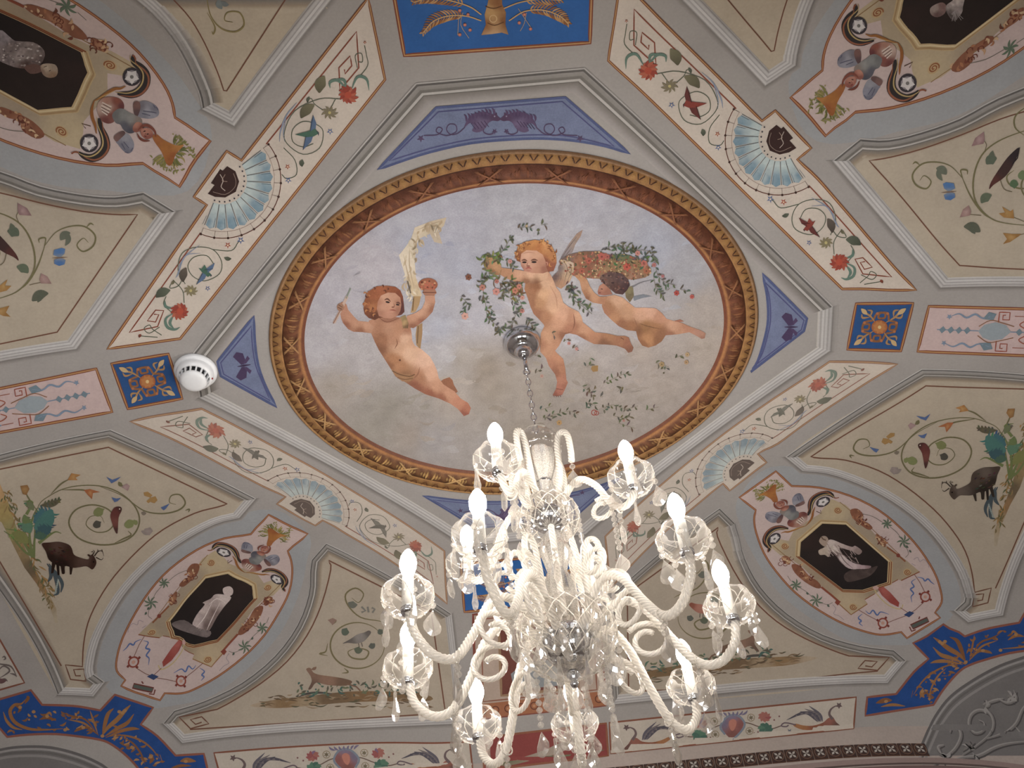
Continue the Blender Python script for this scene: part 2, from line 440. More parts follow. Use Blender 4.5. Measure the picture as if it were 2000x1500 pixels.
M_FRAME = solid('added_window_paint', (214, 210, 204), 0.5)
def added_window(name, x):  # unseen frames, added to give the two fill lights a setting
    V = []; Fc = []
    for lo, hi in [((x-.74, YB, .66), (x-.64, YB+.03, 2.54)), ((x+.64, YB, .66), (x+.74, YB+.03, 2.54)), ((x-.64, YB, 2.44), (x+.64, YB+.03, 2.54)), ((x-.64, YB, .66), (x+.64, YB+.03, .76)), ((x-.02, YB, .76), (x+.02, YB+.03, 2.44))]:
        (a, b, c), (d, e, f) = lo, hi; k = len(V)
        V += [(a,b,c),(d,b,c),(d,e,c),(a,e,c),(a,b,f),(d,b,f),(d,e,f),(a,e,f)]
        Fc += [tuple(k+i for i in q) for q in [(0,3,2,1),(4,5,6,7),(0,1,5,4),(1,2,6,5),(2,3,7,6),(3,0,4,7)]]
    struct(mesh_obj(name, V, Fc, M_FRAME))
added_window('added_window_1', -1.0); added_window('added_window_2', 1.0)
# ================================================================== CENTRAL FRESCO
c0 = center3(PX('1000,640'))
fres = empty('ceiling_fresco', c0, 'large oval fresco of three flying putti with torch and flower basket', 'fresco')
th = np.linspace(0, 2*np.pi, 240, endpoint=False)
EC = np.array([0.0015, 0.001])*K; EA, EB = 0.2815*K, 0.2475*K
def ell(a, b): return np.stack([EC[0]+a*np.cos(th), EC[1]+b*np.sin(th)], 1)
def to_px(X):
    q = np.atleast_2d(X)-CAMP; zz = q@_f
    return np.stack([1000+F_PX*(q@RIGHT)/zz, 750-F_PX*(q@UP)/zz], 1)
FW = 0.0395*K
inner_px = to_px(P3(ell(EA-FW+0.012, EB-FW+0.012), 0.0))
p = Paint()
skyS = [(800,430,178,178,190),(1000,390,170,170,180),(1150,400,172,172,184),(1280,480,168,172,188),(650,580,174,170,180),(620,680,178,174,180),(900,520,168,170,186),
 (860,640,166,168,182),(930,620,170,168,178),(1380,600,172,160,152),(1340,540,166,166,174),(650,760,170,158,148),(720,840,160,152,142),(800,850,165,152,142),(950,720,152,138,124),(900,700,164,154,146),(960,760,158,145,132),(880,780,172,160,150),
 (1100,850,165,152,140),(1300,760,168,155,145),(1250,690,172,158,148),(960,880,165,158,155),(1050,760,160,148,136),(1010,860,152,140,126),(1150,720,158,146,136),(1200,800,166,154,144),(1380,680,176,162,150),(700,700,176,170,172),(760,800,156,148,138),(870,690,176,172,176),(1120,640,178,176,184),(1230,620,176,172,178),(1180,700,174,164,160),(840,860,166,160,160),(740,520,182,176,184),(900,440,176,176,190),(820,470,166,170,190)]
p.fill(inner_px, None, 1, 9, skyS, 1.3, speck=0.02)
for _ in range(260):   # broken cloud brushwork
    x, y = R_.uniform(610, 1390), R_.uniform(400, 900)
    if not pip(np.array([[x, y]]), inner_px*0.94+np.array([1000, 640])*0.06)[0]: continue
    d = [(x-a[0])**2+(y-a[1])**2 for a in skyS]; c = skyS[int(np.argmin(d))][2:5]; k = R_.uniform(-7, 7)
    p.leaf((x, y), (x+R_.uniform(14, 34), y+R_.uniform(-14, 10)), R_.uniform(5, 12), tuple(v+k for v in c), 2, R_.uniform(-.3, .3))
sky = p.build('painted_sky', fres, mat=M_BROKEN)
SKH = (150, 90, 62)
# ---- left putto
f1 = Paint()
torso = T3('600,880 625,1000 660,1085 700,1165 770,1275 830,1370 900,1445 960,1480 1050,1540 1150,1595 1290,1640 1400,1690 1470,1740 1510,1785 1530,1810 1580,1790 1598,1730 1570,1680 1500,1640 1440,1570 1330,1500 1285,1440 1270,1370 1240,1300 1200,1230 1120,1160 1050,1120 1025,1070 1020,1000 1010,950 960,900 920,850 700,820 640,860')
def smp(t, L): return [(t.o[0]+a/t.o[2], t.o[1]+b/t.o[2], r, g, bb) for a, b, r, g, bb in L]
f1.fill(T3('1290,1480 1330,1450 1390,1430 1420,1460 1430,1500 1470,1570 1450,1590 1380,1580 1310,1530'), (158, 98, 68), 3, 6)
f1.fill(torso, None, 4, 5, smp(T3, [(720,1060,160,104,72),(690,1150,140,88,60),(960,1060,216,166,132),(900,1150,208,156,120),(1000,1200,216,168,134),(850,1260,176,116,76),(800,1320,150,96,64),(900,1330,182,122,82),(960,1430,158,108,72),(1150,1260,220,170,140),(1200,1400,214,160,128),(1100,1440,178,118,84),(1250,1520,206,146,112),(1050,1520,154,90,66),(1200,1590,160,94,68),(1380,1600,208,146,112),(1320,1640,160,96,70),(1480,1690,196,128,98),(1560,1740,186,112,84),(1540,1790,160,90,70),(700,940,176,118,86),(620,910,192,132,100),(800,940,186,130,98),(900,960,184,126,92),(980,960,170,112,82),(800,850,158,102,76),(860,1060,180,124,92),(1010,1080,204,152,118)]), 2.5)
f1.fill(T3('600,890 560,885 500,880 450,830 400,770 385,720 355,690 330,700 300,740 320,790 330,850 350,900 400,960 450,985 540,990 625,1000 650,940'), None, 5, 5, smp(T3, [(580,920,200,144,112),(480,900,196,138,106),(520,975,150,94,66),(420,860,194,134,104),(380,920,152,92,66),(360,780,188,128,100),(335,740,178,116,88)]))
f1.fill(T3('975,830 1060,800 1120,760 1150,690 1150,630 1245,630 1250,700 1225,790 1170,850 1110,900 1040,950 1000,945 960,900'), None, 6, 5, smp(T3, [(1200,660,196,136,106),(1160,720,204,150,118),(1215,760,156,98,72),(1100,800,206,150,118),(1120,880,158,98,72),(1020,860,196,138,106),(1030,930,150,94,68)]))
f1.line(T3('855,1150 880,1100 870,1050'), 2, (140, 88, 62), 6, 4, taper=2); f1.disc(T3('905,1262')[0], 2, None, (104, 62, 44), 7)
f1.line(T3('1040,1440 1080,1400 1100,1330'), 2.2, (150, 98, 70), 6, 4, taper=2); f1.line(T3('690,840 780,890 900,850'), 2.4, (140, 86, 62), 6, 4, taper=2)
f1.fill(T3('820,1350 860,1420 930,1470 1000,1470 1050,1430 1000,1400 930,1400 870,1370'), (166, 118, 78), 6, 6); f1.line(T3('830,1365 900,1400 1000,1420 1050,1400'), 2, (118, 80, 52), 7, 3); f1.line(T3('880,1430 950,1450 1030,1440'), 1.6, (128, 88, 58), 7, 3)
put = f1.build('putto', fres, mat=M_BROKEN)
h = Paint()
h.fill(T3('550,760 560,680 600,590 680,540 780,535 860,545 910,580 935,640 945,720 950,790 920,820 880,830 700,850 660,870 600,850 560,810'), None, 7, 4, smp(T3, [(600,700,150,82,48),(640,620,160,86,50),(720,570,170,92,56),(830,570,150,78,46),(900,620,136,68,44),(580,780,128,66,40),(650,830,104,56,40),(620,740,178,108,62),(930,740,98,52,48)]), speck=.06)
for _ in range(40):
    a = R_.uniform(0, 6.28); q = T3('700,680')[0]+np.array([28*math.cos(a), 26*math.sin(a)])*R_.uniform(.75, 1.05)
    h.leaf(q, q+np.array([R_.uniform(-7, 7), R_.uniform(-7, 7)]), 3, R_.choice([(176, 98, 54), (110, 56, 36), (190, 118, 66)]), 8, .5)
h.build('hair', put, mat=M_BROKEN)
h = Paint()
h.fill(T3('680,760 690,690 720,630 790,600 860,605 910,650 920,720 910,780 880,830 820,855 760,850 700,830'), None, 9, 4, smp(T3, [(760,640,206,150,118),(850,640,196,138,108),(740,740,200,142,112),(800,790,196,134,106),(880,700,172,112,86),(890,780,160,102,78),(720,800,176,116,90),(830,720,206,148,116),(700,700,180,118,90)]))
for s_, w_, c_ in [('755,672 785,662 815,690', 3.4, (110, 66, 50)), ('768,688 802,696', 3.8, (58, 38, 34)), ('868,700 890,698 910,712', 3.2, (104, 62, 48)), ('870,714 900,721', 3.6, (58, 38, 34)), ('845,700 850,735 825,742', 2, (150, 94, 72)), ('805,772 840,770 868,778', 2.6, (160, 80, 66)), ('800,800 840,806', 1.6, (160, 104, 80)), ('690,770 700,800', 2, (160, 100, 76))]:
    h.line(T3(s_), w_, c_, 10, 3, taper=2)
h.disc(T3('786,693')[0], 4.4, 1.9, (52, 36, 32), 11, 8, .2); h.disc(T3('884,718')[0], 3.6, 1.7, (52, 36, 32), 11, 8, .2); h.disc(T3('838,742')[0], 3, 1.6, (140, 84, 66), 11, 8)
h.build('face', put)
h = Paint()
h.line(T3('262,900 345,740 390,640'), 5.5, (196, 164, 146), 6, 0); h.line(T3('255,905 340,745'), 1.6, (150, 104, 84), 7); h.line(T3('380,660 425,560'), 2.6, (128, 140, 122), 6); h.disc(T3('325,745')[0], 7, 8, (166, 116, 88), 7); h.line(T3('305,720 345,745'), 1.4, (110, 74, 58), 8); h.line(T3('300,745 340,765'), 1.4, (110, 74, 58), 8)
h.build('arrow', put)
h = Paint()
h.fill(T3('1035,640 1110,640 1095,720 1060,790 1040,800 1010,800 1025,720'), (178, 140, 92), 4, 6); h.fill(T3('1070,930 1125,900 1125,1000 1105,1160 1065,1115 1058,1020'), (162, 122, 78), 3, 6); h.line(T3('1085,930 1075,1100'), 2, (120, 86, 54), 5); h.line(T3('1040,660 1030,780'), 2, (122, 90, 56), 6)
h.fill(T3('910,840 960,820 990,900 985,950 935,950 925,890'), None, 8, 5, smp(T3, [(930,860,150,126,80),(970,930,110,80,54),(950,900,178,140,90)]), speck=.15)
h.disc(T3('1180,525')[0], 19, 13, (156, 84, 56), 7, 16, inner=(176, 108, 74)); h.fill(T3('1130,595 1150,570 1250,570 1265,605 1240,628 1140,625'), (170, 110, 82), 8, 6)
for _ in range(26):
    q = T3('1180,525')[0]+np.array([R_.uniform(-15, 15), R_.uniform(-9, 9)]); h.disc(q, 2.2, None, R_.choice([(196, 96, 70), (118, 60, 42), (206, 140, 96)]), 8, 6)
h.line(T3('1125,600 1260,600'), 1.6, (112, 60, 44), 9)
h.build('torch', put)
h = Paint()
h.fill(TE('525,110 600,80 680,60 668,100 640,125 660,190 620,180 600,140 545,165 522,230 530,350 560,440 530,470 505,430 480,350 448,245 480,205 505,170'), None, 3, 5, smp(TE, [(560,110,214,196,166),(640,80,206,184,152),(500,200,216,200,172),(490,280,222,206,180),(520,400,206,180,140),(640,170,196,176,150),(600,110,190,168,138)]), speck=.05)
for s_ in ['500,210 500,300 525,420', '470,240 490,330 510,400', '540,120 600,95 660,75', '625,130 640,170']: h.line(TE(s_), 2, (182, 158, 124), 4, 3, taper=2)
for _ in range(70):
    k = R_.random(); P_ = crom(TE('640,90 590,110 530,160 505,240 495,320 512,400 525,440'), 8); a = P_[int(k*(len(P_)-1))]+np.array([R_.uniform(-11, 11), R_.uniform(-8, 8)])
    h.leaf(a, a+np.array([R_.uniform(-8, 8), R_.uniform(6, 18)]), 4, R_.choice([(222, 206, 180), (196, 172, 136), (206, 188, 156), (186, 160, 124)]), 4, R_.uniform(-.4, .4))
h.line(TE('490,370 505,430'), 3, (110, 96, 84), 5); h.build('ribbon', put)
# ---- middle putto
f2 = Paint()
legs = T4('860,650 900,720 930,800 970,850 1000,950 1050,990 1150,1040 1180,1090 1190,1140 1250,1190 1310,1240 1420,1250 1530,1275 1600,1275 1640,1290 1660,1350 1685,1390 1670,1430 1635,1440 1600,1400 1520,1370 1430,1360 1300,1355 1210,1310 1130,1265 1060,1250 1020,1260 990,1310 960,1370 920,1420 935,1440 1000,1500 1020,1600 1030,1700 1045,1730 1020,1790 990,1850 940,1865 895,1855 930,1790 940,1720 920,1650 860,1570 830,1490 775,1430 775,1320 780,1250 815,1180 810,1165 760,1110 710,1060 680,990 650,900 620,820 630,760 740,740 800,650')
f2.fill(legs, None, 7, 5, smp(T4, [(830,760,214,164,126),(800,860,206,154,112),(930,900,204,152,118),(900,1000,210,158,120),(740,800,150,94,60),(690,860,160,104,70),(700,960,158,102,70),(760,960,186,130,88),(740,1060,156,100,70),(830,1080,176,118,82),(1000,1080,214,156,122),(960,1150,208,148,112),(1080,1100,188,128,96),(1100,1190,170,110,80),(1140,1080,206,152,116),(1050,1220,176,114,84),(860,1300,202,146,108),(930,1320,188,130,96),(800,1350,176,118,86),(850,1430,194,136,100),(960,1480,190,128,94),(870,1540,178,116,86),(980,1600,178,116,84),(930,1620,154,98,72),(990,1720,182,116,90),(960,1800,186,112,90),(1010,1760,168,104,80),(920,1850,160,92,74),(1200,1220,200,142,106),(1300,1280,184,124,90),(1180,1290,158,102,72),(1450,1290,170,114,78),(1420,1350,140,92,64),(1560,1310,166,108,76),(1640,1350,160,100,74),(1650,1420,140,88,66),(1000,1290,150,96,70),(870,680,206,150,116)]), 2.5)
f2.fill(T4('850,640 700,645 620,640 500,620 400,610 385,640 390,680 440,710 530,745 640,760 720,765 790,745 850,700'), None, 9, 5, smp(T4, [(800,690,220,170,132),(680,680,216,164,128),(560,670,200,146,112),(640,740,150,98,68),(480,690,178,122,86),(420,650,184,128,90),(740,760,140,90,60)]))
f2.fill(T4('250,500 360,520 400,610 390,680 330,680 260,640 230,590'), None, 9, 5, smp(T4, [(280,540,176,124,80),(340,600,186,134,90),(300,650,146,96,62)]), speck=.08)
f2.line(T4('870,780 930,900 940,1010'), 2, (186, 132, 100), 8, 4, taper=2); f2.line(T4('1100,1060 1110,1150 1090,1220'), 2.4, (140, 88, 66), 8, 4, taper=2); f2.line(T4('960,1240 1020,1250 1090,1230'), 2, (150, 96, 70), 8, 3, taper=2)
f2.line(T4('1560,1290 1590,1310'), 1.6, (120, 76, 54), 8); f2.line(T4('930,1790 1000,1800'), 1.4, (140, 84, 66), 8)
for i in range(4): f2.line([T4('905,1862')[0]+np.array([i*4.2, -2]), T4('905,1862')[0]+np.array([i*4.2+1.5, 2])], 1, (120, 70, 56), 9)
put2 = f2.build('putto', fres, mat=M_BROKEN)
h = Paint()
h.fill(T4('535,500 550,420 610,360 720,335 820,350 890,400 930,480 935,560 905,640 850,650 800,600 600,560 545,540'), None, 10, 4, smp(T4, [(600,400,186,116,58),(720,360,204,130,66),(840,400,206,136,76),(890,500,186,116,64),(880,600,150,80,56),(560,500,140,76,46),(820,560,130,66,48),(760,400,190,112,56)]), speck=.06)
for _ in range(44):
    a = R_.uniform(-3.3, .7); q = T4('735,490')[0]+np.array([37*math.cos(a), 29*math.sin(a)])*R_.uniform(.8, 1.04)
    h.leaf(q, q+np.array([R_.uniform(-8, 8), R_.uniform(-8, 8)]), 3, R_.choice([(214, 146, 80), (150, 84, 44), (196, 122, 60)]), 11, .5)
h.build('hair', put2, mat=M_BROKEN)
h = Paint()
h.fill(T4('580,530 590,470 640,435 740,440 800,480 825,540 835,600 850,645 800,662 700,658 620,640 588,590'), None, 12, 4, smp(T4, [(640,490,214,160,128),(740,490,206,150,116),(620,560,196,138,112),(700,560,200,142,112),(780,560,186,126,98),(660,580,212,156,126),(640,640,186,120,98),(740,630,190,130,100),(810,620,160,100,78),(600,600,166,104,84)]))
for s_, w_, c_ in [('592,536 620,528 648,540', 3.4, (116, 70, 52)), ('598,552 640,552', 4, (58, 40, 36)), ('682,536 715,526 750,536', 3.4, (116, 70, 52)), ('688,550 738,550', 4, (56, 38, 36)), ('655,550 645,585 665,592', 2, (160, 100, 80)), ('630,614 660,606 690,614', 3, (168, 78, 68)), ('628,600 640,598', 1.5, (150, 86, 70)), ('825,550 845,560 840,590', 3, (190, 120, 96)), ('600,470 660,455 730,465', 1.6, (182, 126, 96))]:
    h.line(T4(s_), w_, c_, 13, 3, taper=2)
h.disc(T4('620,552')[0], 4.6, 2.0, (50, 36, 32), 14, 8); h.disc(T4('714,550')[0], 5.2, 2.1, (50, 36, 32), 14, 8); h.disc(T4('658,590')[0], 4, 2, (150, 92, 74), 14, 8); h.line(T4('632,622 660,632 692,624'), 2, (176, 110, 90), 14, 3, taper=2)
h.build('face', put2)
h = Paint()
h.fill(T4('955,560 990,480 1060,370 1130,280 1190,240 1172,300 1120,380 1090,460 1010,520'), None, 4, 5, smp(T4, [(1020,460,140,128,130),(1090,370,150,128,116),(1160,280,166,132,112),(980,530,112,100,106)]), speck=.07)
h.fill(T4('950,600 1000,530 1100,560 1110,640 1060,750 980,815 930,790 890,700 950,640'), None, 8, 5, smp(T4, [(1060,580,196,168,142),(1040,680,190,154,118),(980,760,176,128,96),(920,700,112,86,82),(960,620,128,108,104),(1090,640,176,150,116)]), speck=.07)
for s_ in ['1000,540 1040,620 1000,780', '1050,560 1080,630 1040,740', '960,640 980,700 950,770']: h.line(T4(s_), 1.6, (140, 112, 92), 9, 3, taper=2)
for s_ in ['980,520 1060,400 1130,310', '1010,510 1080,420']: h.line(T4(s_), 1.6, (112, 96, 92), 5, 3, taper=2)
h.build('wing', put2, mat=M_BROKEN)
# ---- right putto
f3 = Paint()
f3.fill(T5('420,640 500,625 580,650 640,700 700,750 800,750 900,755 960,800 1010,860 1080,880 1160,900 1250,940 1340,970 1390,1000 1380,1050 1350,1055 1290,1020 1230,990 1120,1010 1000,1020 960,1080 900,1120 830,1140 770,1120 730,1060 710,980 620,970 540,930 470,870 400,800 375,730'), None, 6, 5, smp(T5, [(520,690,208,156,120),(460,740,166,112,76),(420,790,170,112,80),(620,800,198,144,106),(500,850,184,126,86),(560,910,158,102,70),(680,940,160,104,68),(850,790,216,160,128),(760,830,212,156,122),(940,840,198,138,106),(800,930,160,108,66),(900,950,168,112,72),(720,970,140,90,58),(830,1060,186,126,80),(780,1110,150,96,62),(930,1070,150,98,64),(960,1000,150,98,66),(1080,940,206,150,116),(1150,970,196,138,104),(1200,940,188,126,96),(1340,1010,188,132,108),(1360,1045,160,108,86),(1040,1010,160,104,76)]), 2.5)
f3.fill(T5('1060,885 1140,865 1180,885 1120,895'), (176, 108, 84), 5, 6)
f3.fill(T5('110,440 160,420 230,470 260,540 300,600 350,640 430,640 400,720 290,700 220,660 180,580 160,490'), None, 8, 5, smp(T5, [(180,450,182,126,84),(210,520,190,134,96),(230,600,170,112,76),(300,650,196,140,102),(260,580,200,148,108),(380,680,176,118,84),(240,660,146,94,64)]))
f3.line(T5('740,900 820,930 960,960'), 2, (132, 88, 56), 7, 3, taper=2); f3.line(T5('690,850 720,930 715,980'), 1.8, (146, 96, 66), 7, 3, taper=2)
put3 = f3.build('putto', fres, mat=M_BROKEN)
h = Paint()
h.fill(T5('335,590 350,540 390,510 450,560 480,620 400,630 340,620'), None, 8, 4, smp(T5, [(370,560,186,122,96),(430,600,160,100,78),(350,600,166,100,80)]))
h.line(T5('345,600 365,604'), 1.6, (130, 66, 56), 9); h.line(T5('365,565 385,568'), 1.6, (90, 56, 48), 9); h.build('face', put3)
h = Paint()
h.fill(T5('355,470 370,430 450,395 560,410 630,470 650,530 620,580 580,620 510,610 450,560 390,510'), None, 10, 4, smp(T5, [(450,440,96,70,66),(560,460,90,66,66),(600,560,74,50,52),(420,480,110,80,70),(520,560,92,60,54)]), speck=.18)
for _ in range(60):
    q = T5('510,500')[0]+np.array([R_.uniform(-28, 26), R_.uniform(-20, 20)])
    if pip(q[None], T5('355,470 370,430 450,395 560,410 630,470 650,530 620,580 580,620 510,610 450,560 390,510'))[0]: h.disc(q, 2, 1.4, R_.choice([(130, 96, 84), (60, 42, 44), (120, 70, 60)]), 11, 6)
h.build('hair', put3, mat=M_BROKEN)
h = Paint()
h.fill(T5('600,560 680,535 690,640 650,700 610,650'), None, 5, 5, smp(T5, [(640,580,134,122,84),(660,660,116,100,72)]), speck=.15)
h.fill(T5('680,640 780,620 860,640 760,660 690,685'), (118, 124, 134), 5, 6); h.line(T5('670,550 760,505 860,480'), 3, (128, 124, 130), 5, 3, taper=1)
h.build('wing', put3, mat=M_BROKEN)
# ---- basket
bk_o = T4('955,545 1050,480 1200,450 1350,450 1450,485 1600,475 1750,525 1850,610 1860,660 1800,705 1700,725 1500,725 1350,718 1220,710 1100,690 1000,640')
h = Paint(); h.fill(bk_o, None, 7, 5, smp(T4, [(1050,520,120,92,82),(1150,560,150,96,66),(1300,480,128,86,68),(1350,640,150,108,76),(1600,520,112,112,74),(1750,580,150,112,72),(1700,690,150,106,82),(1500,600,146,116,76),(1230,640,140,84,62)]), speck=.2)
h.build('basket', fres, mat=M_BROKEN)
h = Paint()
cols = [(176, 84, 66), (190, 104, 80), (96, 100, 62), (74, 84, 56), (190, 146, 90), (120, 84, 56), (204, 170, 120), (150, 70, 54)]
n = 0
while n < 330:
    q = np.array([R_.uniform(1090, 1275), R_.uniform(488, 548)])
    if pip(q[None], bk_o)[0]:
        h.disc(q, R_.uniform(1.3, 3), R_.uniform(1, 2.2), R_.choice(cols), 8+n % 2, 6, R_.uniform(0, 3)); n += 1
for s_, r, c in [('1375,500', 9, (186, 88, 76)), ('1620,600', 9, (200, 84, 66)), ('1250,540', 7, (176, 84, 66)), ('1790,570', 8, (186, 110, 90)), ('1810,640', 7, (170, 96, 66)), ('1180,640', 7, (170, 84, 64)), ('1430,500', 6, (178, 90, 80))]:
    h.star(T4(s_)[0], r, 6, c, 10, .7, tuple(v*.7 for v in c))
fl = h.build('flowers', fres, mat=M_PAINT); fl['kind'] = 'stuff'
# ---- garlands, leaves and roses scattered
h = Paint(); LF = (84, 92, 70)
def area_leaves(t, poly, n, lo, hi, col=LF):
    P = t(poly); k = 0
    while k < n:
        q = np.array([R_.uniform(P[:, 0].min(), P[:, 0].max()), R_.uniform(P[:, 1].min(), P[:, 1].max())])
        if pip(q[None], P)[0]:
            a = R_.uniform(0, 6.28); l = R_.uniform(lo, hi); c = tuple(max(0, v+R_.uniform(-22, 26)) for v in col)
            h.leaf(q, q+l*np.array([math.cos(a), math.sin(a)]), R_.uniform(2.5, 4.5), c, 10, R_.uniform(-.2, .2)); k += 1
area_leaves(T4, '180,500 280,455 420,500 400,560 300,540 220,560', 34, 8, 15, (110, 112, 62))
area_leaves(T4, '220,600 340,680 450,720 640,770 620,820 560,860 470,840 380,760 240,690', 46, 8, 16, (104, 100, 64))
area_leaves(T4, '480,780 600,800 610,900 520,920', 22, 8, 14, (128, 98, 66))
area_leaves(T4, '1020,770 1110,780 1130,840 1050,860', 16, 7, 12)
area_leaves(T4, '1400,400 1900,400 1840,600 1480,560', 40, 8, 14)
for s_ in ['360,500 420,430 480,330 510,320', '440,540 500,570 530,610', '230,700 220,850 240,950 260,1080 330,1060', '0,890 60,960 20,1050', '60,960 110,990', '250,1080 300,1130 380,1200 370,1250', '480,900 540,1000 520,1120 480,1190', '640,1100 680,1150 740,1200', '1060,780 1080,900 1180,980 1280,1060', '1090,880 1180,960 1300,1010', '560,220 640,210 690,220', '780,190 850,180', '745,240 770,280', '200,800 200,700 260,680', '400,760 430,870 400,920', '560,900 600,1000 570,1060', '890,1240 930,1300', '330,1230 400,1210 440,1190', '180,930 280,910', '270,1000 330,1040']:
    h.sprig(T4(s_), LF, 10, 9, 10, 3.6, (120, 118, 96), 0.9)
for s_ in ['400,180 480,150 570,150 640,190 720,180 860,210 890,290 920,430 1000,500 1100,530', '900,540 930,590 980,640', '880,440 900,560', '1010,580 1040,560', '560,120 700,190', '1140,570 1240,590']: h.sprig(T5(s_), LF, 10, 9, 10, 3.4, (130, 120, 104), 0.9)
for s_ in ['280,1000 400,960', '310,1080 400,1050 560,1010 650,1050', '690,770 760,830 800,880', '750,840 830,780', '720,990 750,930 830,960', '900,980 990,950 1100,990 1230,960', '1000,1060 1100,1080 1160,1060', '890,740 980,700 1060,660 1150,640', '1030,770 1080,820', '1080,770 1030,820', '500,330 560,300', '590,400 640,370', '1400,540 1530,580', '1600,490 1670,460', '220,470 270,460', '230,640 310,580', '1040,1130 1200,1180', '1310,1000 1430,970', '860,870 890,870', '760,490 770,560', '730,580 780,540', '380,1110 400,1060', '320,1100 340,1060', '900,1030 920,960', '1090,1020 1130,980', '1460,600 1540,590']: h.sprig(T7(s_), (92, 92, 70), 4, 9, 9, 3.6, (132, 122, 100), 0.9)
g = h.build('leaf_garland', fres); g['kind'] = 'stuff'
h = Paint()
PK = (196, 124, 112)
for t, L in [(T4, [('345,840', 8, PK), ('210,800', 7, (180, 112, 96)), ('75,700', 7, (130, 76, 56)), ('40,1080', 8, (206, 148, 132)), ('530,830', 7, (184, 110, 84)), ('600,1030', 5, PK), ('570,790', 6, (190, 112, 92)), ('600,900', 5, (196, 130, 112)), ('350,740', 5, (176, 100, 88)), ('480,545', 5, (196, 130, 122)), ('640,200', 3, (176, 150, 110))]),
             (T5, [('725,215', 6, PK), ('785,310', 6, (186, 96, 84)), ('885,330', 5, (184, 110, 106)), ('970,440', 4, (184, 110, 110)), ('1105,605', 6, (186, 70, 62)), ('1255,640', 5, (196, 84, 74))]),
             (T7, [('555,345', 4, PK), ('630,400', 4, (196, 130, 122)), ('460,1120', 6, (184, 140, 84)), ('1460,550', 6, (168, 138, 92)), ('1710,455', 5, (186, 152, 106)), ('1700,530', 5, (184, 144, 100)), ('290,665', 4, (190, 140, 126)), ('1090,1100', 3, (186, 128, 116)), ('1480,635', 2, (96, 90, 64)), ('95,25', 4, PK)])]:
    for s_, r, c in L: h.star(t(s_)[0], r, 6, c, 11, .72, tuple(v*.72 for v in c))
h.fill(T7('780,570 840,565 838,622 790,628 770,600'), (160, 120, 66), 5, 5); h.ring(T7('800,1025')[0], 5, 1.6, (176, 74, 62), 5); h.ring(T7('825,1030')[0], 4, 1.4, (176, 74, 62), 5)
build_each(h, 'rose', fres)

# ================================================================== GILT FRAME
fr = empty('gilt_oval_frame', c0, 'brown and gold carved oval frame running round the fresco of the putti', 'frame')
TT = np.array([0, .035, .055, .09, .105, .13, .33, .36, .385, .41, .50, .64, .80, .86, .885, .93, .95, 1.0])
HH = np.array([0, 5, 6, 5, 3, 6, 9, 6, 6, 8, 15, 18, 12, 6, 6, 5, 3, 0])*0.001
NTH = 720
tha = np.linspace(0, 2*np.pi, NTH, endpoint=False)
V = []; C = []; O = []
def mixc(a, b, k): return a*(1-k)+b*k
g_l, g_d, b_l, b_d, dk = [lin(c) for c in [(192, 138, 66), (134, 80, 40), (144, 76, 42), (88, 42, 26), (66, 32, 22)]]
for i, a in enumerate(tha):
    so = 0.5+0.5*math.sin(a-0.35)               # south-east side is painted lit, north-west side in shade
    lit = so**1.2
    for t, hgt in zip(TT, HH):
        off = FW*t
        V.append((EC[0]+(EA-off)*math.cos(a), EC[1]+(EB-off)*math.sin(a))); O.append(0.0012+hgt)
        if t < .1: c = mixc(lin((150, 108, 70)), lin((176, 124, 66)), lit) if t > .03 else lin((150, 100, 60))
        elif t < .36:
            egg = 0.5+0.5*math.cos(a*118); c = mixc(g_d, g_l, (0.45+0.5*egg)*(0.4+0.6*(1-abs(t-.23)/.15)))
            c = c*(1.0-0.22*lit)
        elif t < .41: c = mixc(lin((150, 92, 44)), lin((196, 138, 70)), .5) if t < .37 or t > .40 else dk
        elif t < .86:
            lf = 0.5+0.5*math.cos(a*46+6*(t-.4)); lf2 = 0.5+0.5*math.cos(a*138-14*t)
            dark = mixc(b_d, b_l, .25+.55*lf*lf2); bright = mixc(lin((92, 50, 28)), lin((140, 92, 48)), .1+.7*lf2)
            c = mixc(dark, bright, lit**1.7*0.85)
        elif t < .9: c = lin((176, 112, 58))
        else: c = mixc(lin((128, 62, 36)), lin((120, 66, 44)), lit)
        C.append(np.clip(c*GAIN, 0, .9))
L = len(TT); Fc = [(i*L+j, i*L+j+1, ((i+1) % NTH)*L+j+1, ((i+1) % NTH)*L+j) for i in range(NTH) for j in range(L-1)]
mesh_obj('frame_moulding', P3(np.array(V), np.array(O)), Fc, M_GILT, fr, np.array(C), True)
def relief(name, parent, items, mat=M_GILT):
    """items: (outline uv list, colour, base offset, height): raised, slightly domed pieces"""
    V = []; Fc = []; C = []; O = []
    for poly, c, o0, hh in items:
        poly = np.asarray(poly, float); n = len(poly); b = len(V); m = poly.mean(0)
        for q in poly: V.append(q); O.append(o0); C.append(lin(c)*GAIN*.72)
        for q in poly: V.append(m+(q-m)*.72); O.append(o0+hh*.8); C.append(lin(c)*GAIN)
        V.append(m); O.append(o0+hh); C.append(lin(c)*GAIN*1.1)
        for i in range(n):
            j = (i+1) % n; Fc += [(b+i, b+j, b+n+j, b+n+i), (b+n+i, b+n+j, b+2*n)]
    return mesh_obj(name, P3(np.array(V), np.array(O)), Fc, mat, parent, np.clip(np.array(C), 0, .93))
def fp(a, t):
    off = FW*t; return np.array([EC[0]+(EA-off)*math.cos(a), EC[1]+(EB-off)*math.sin(a)])
items = []; ribs = []; darts = []
NL = 46
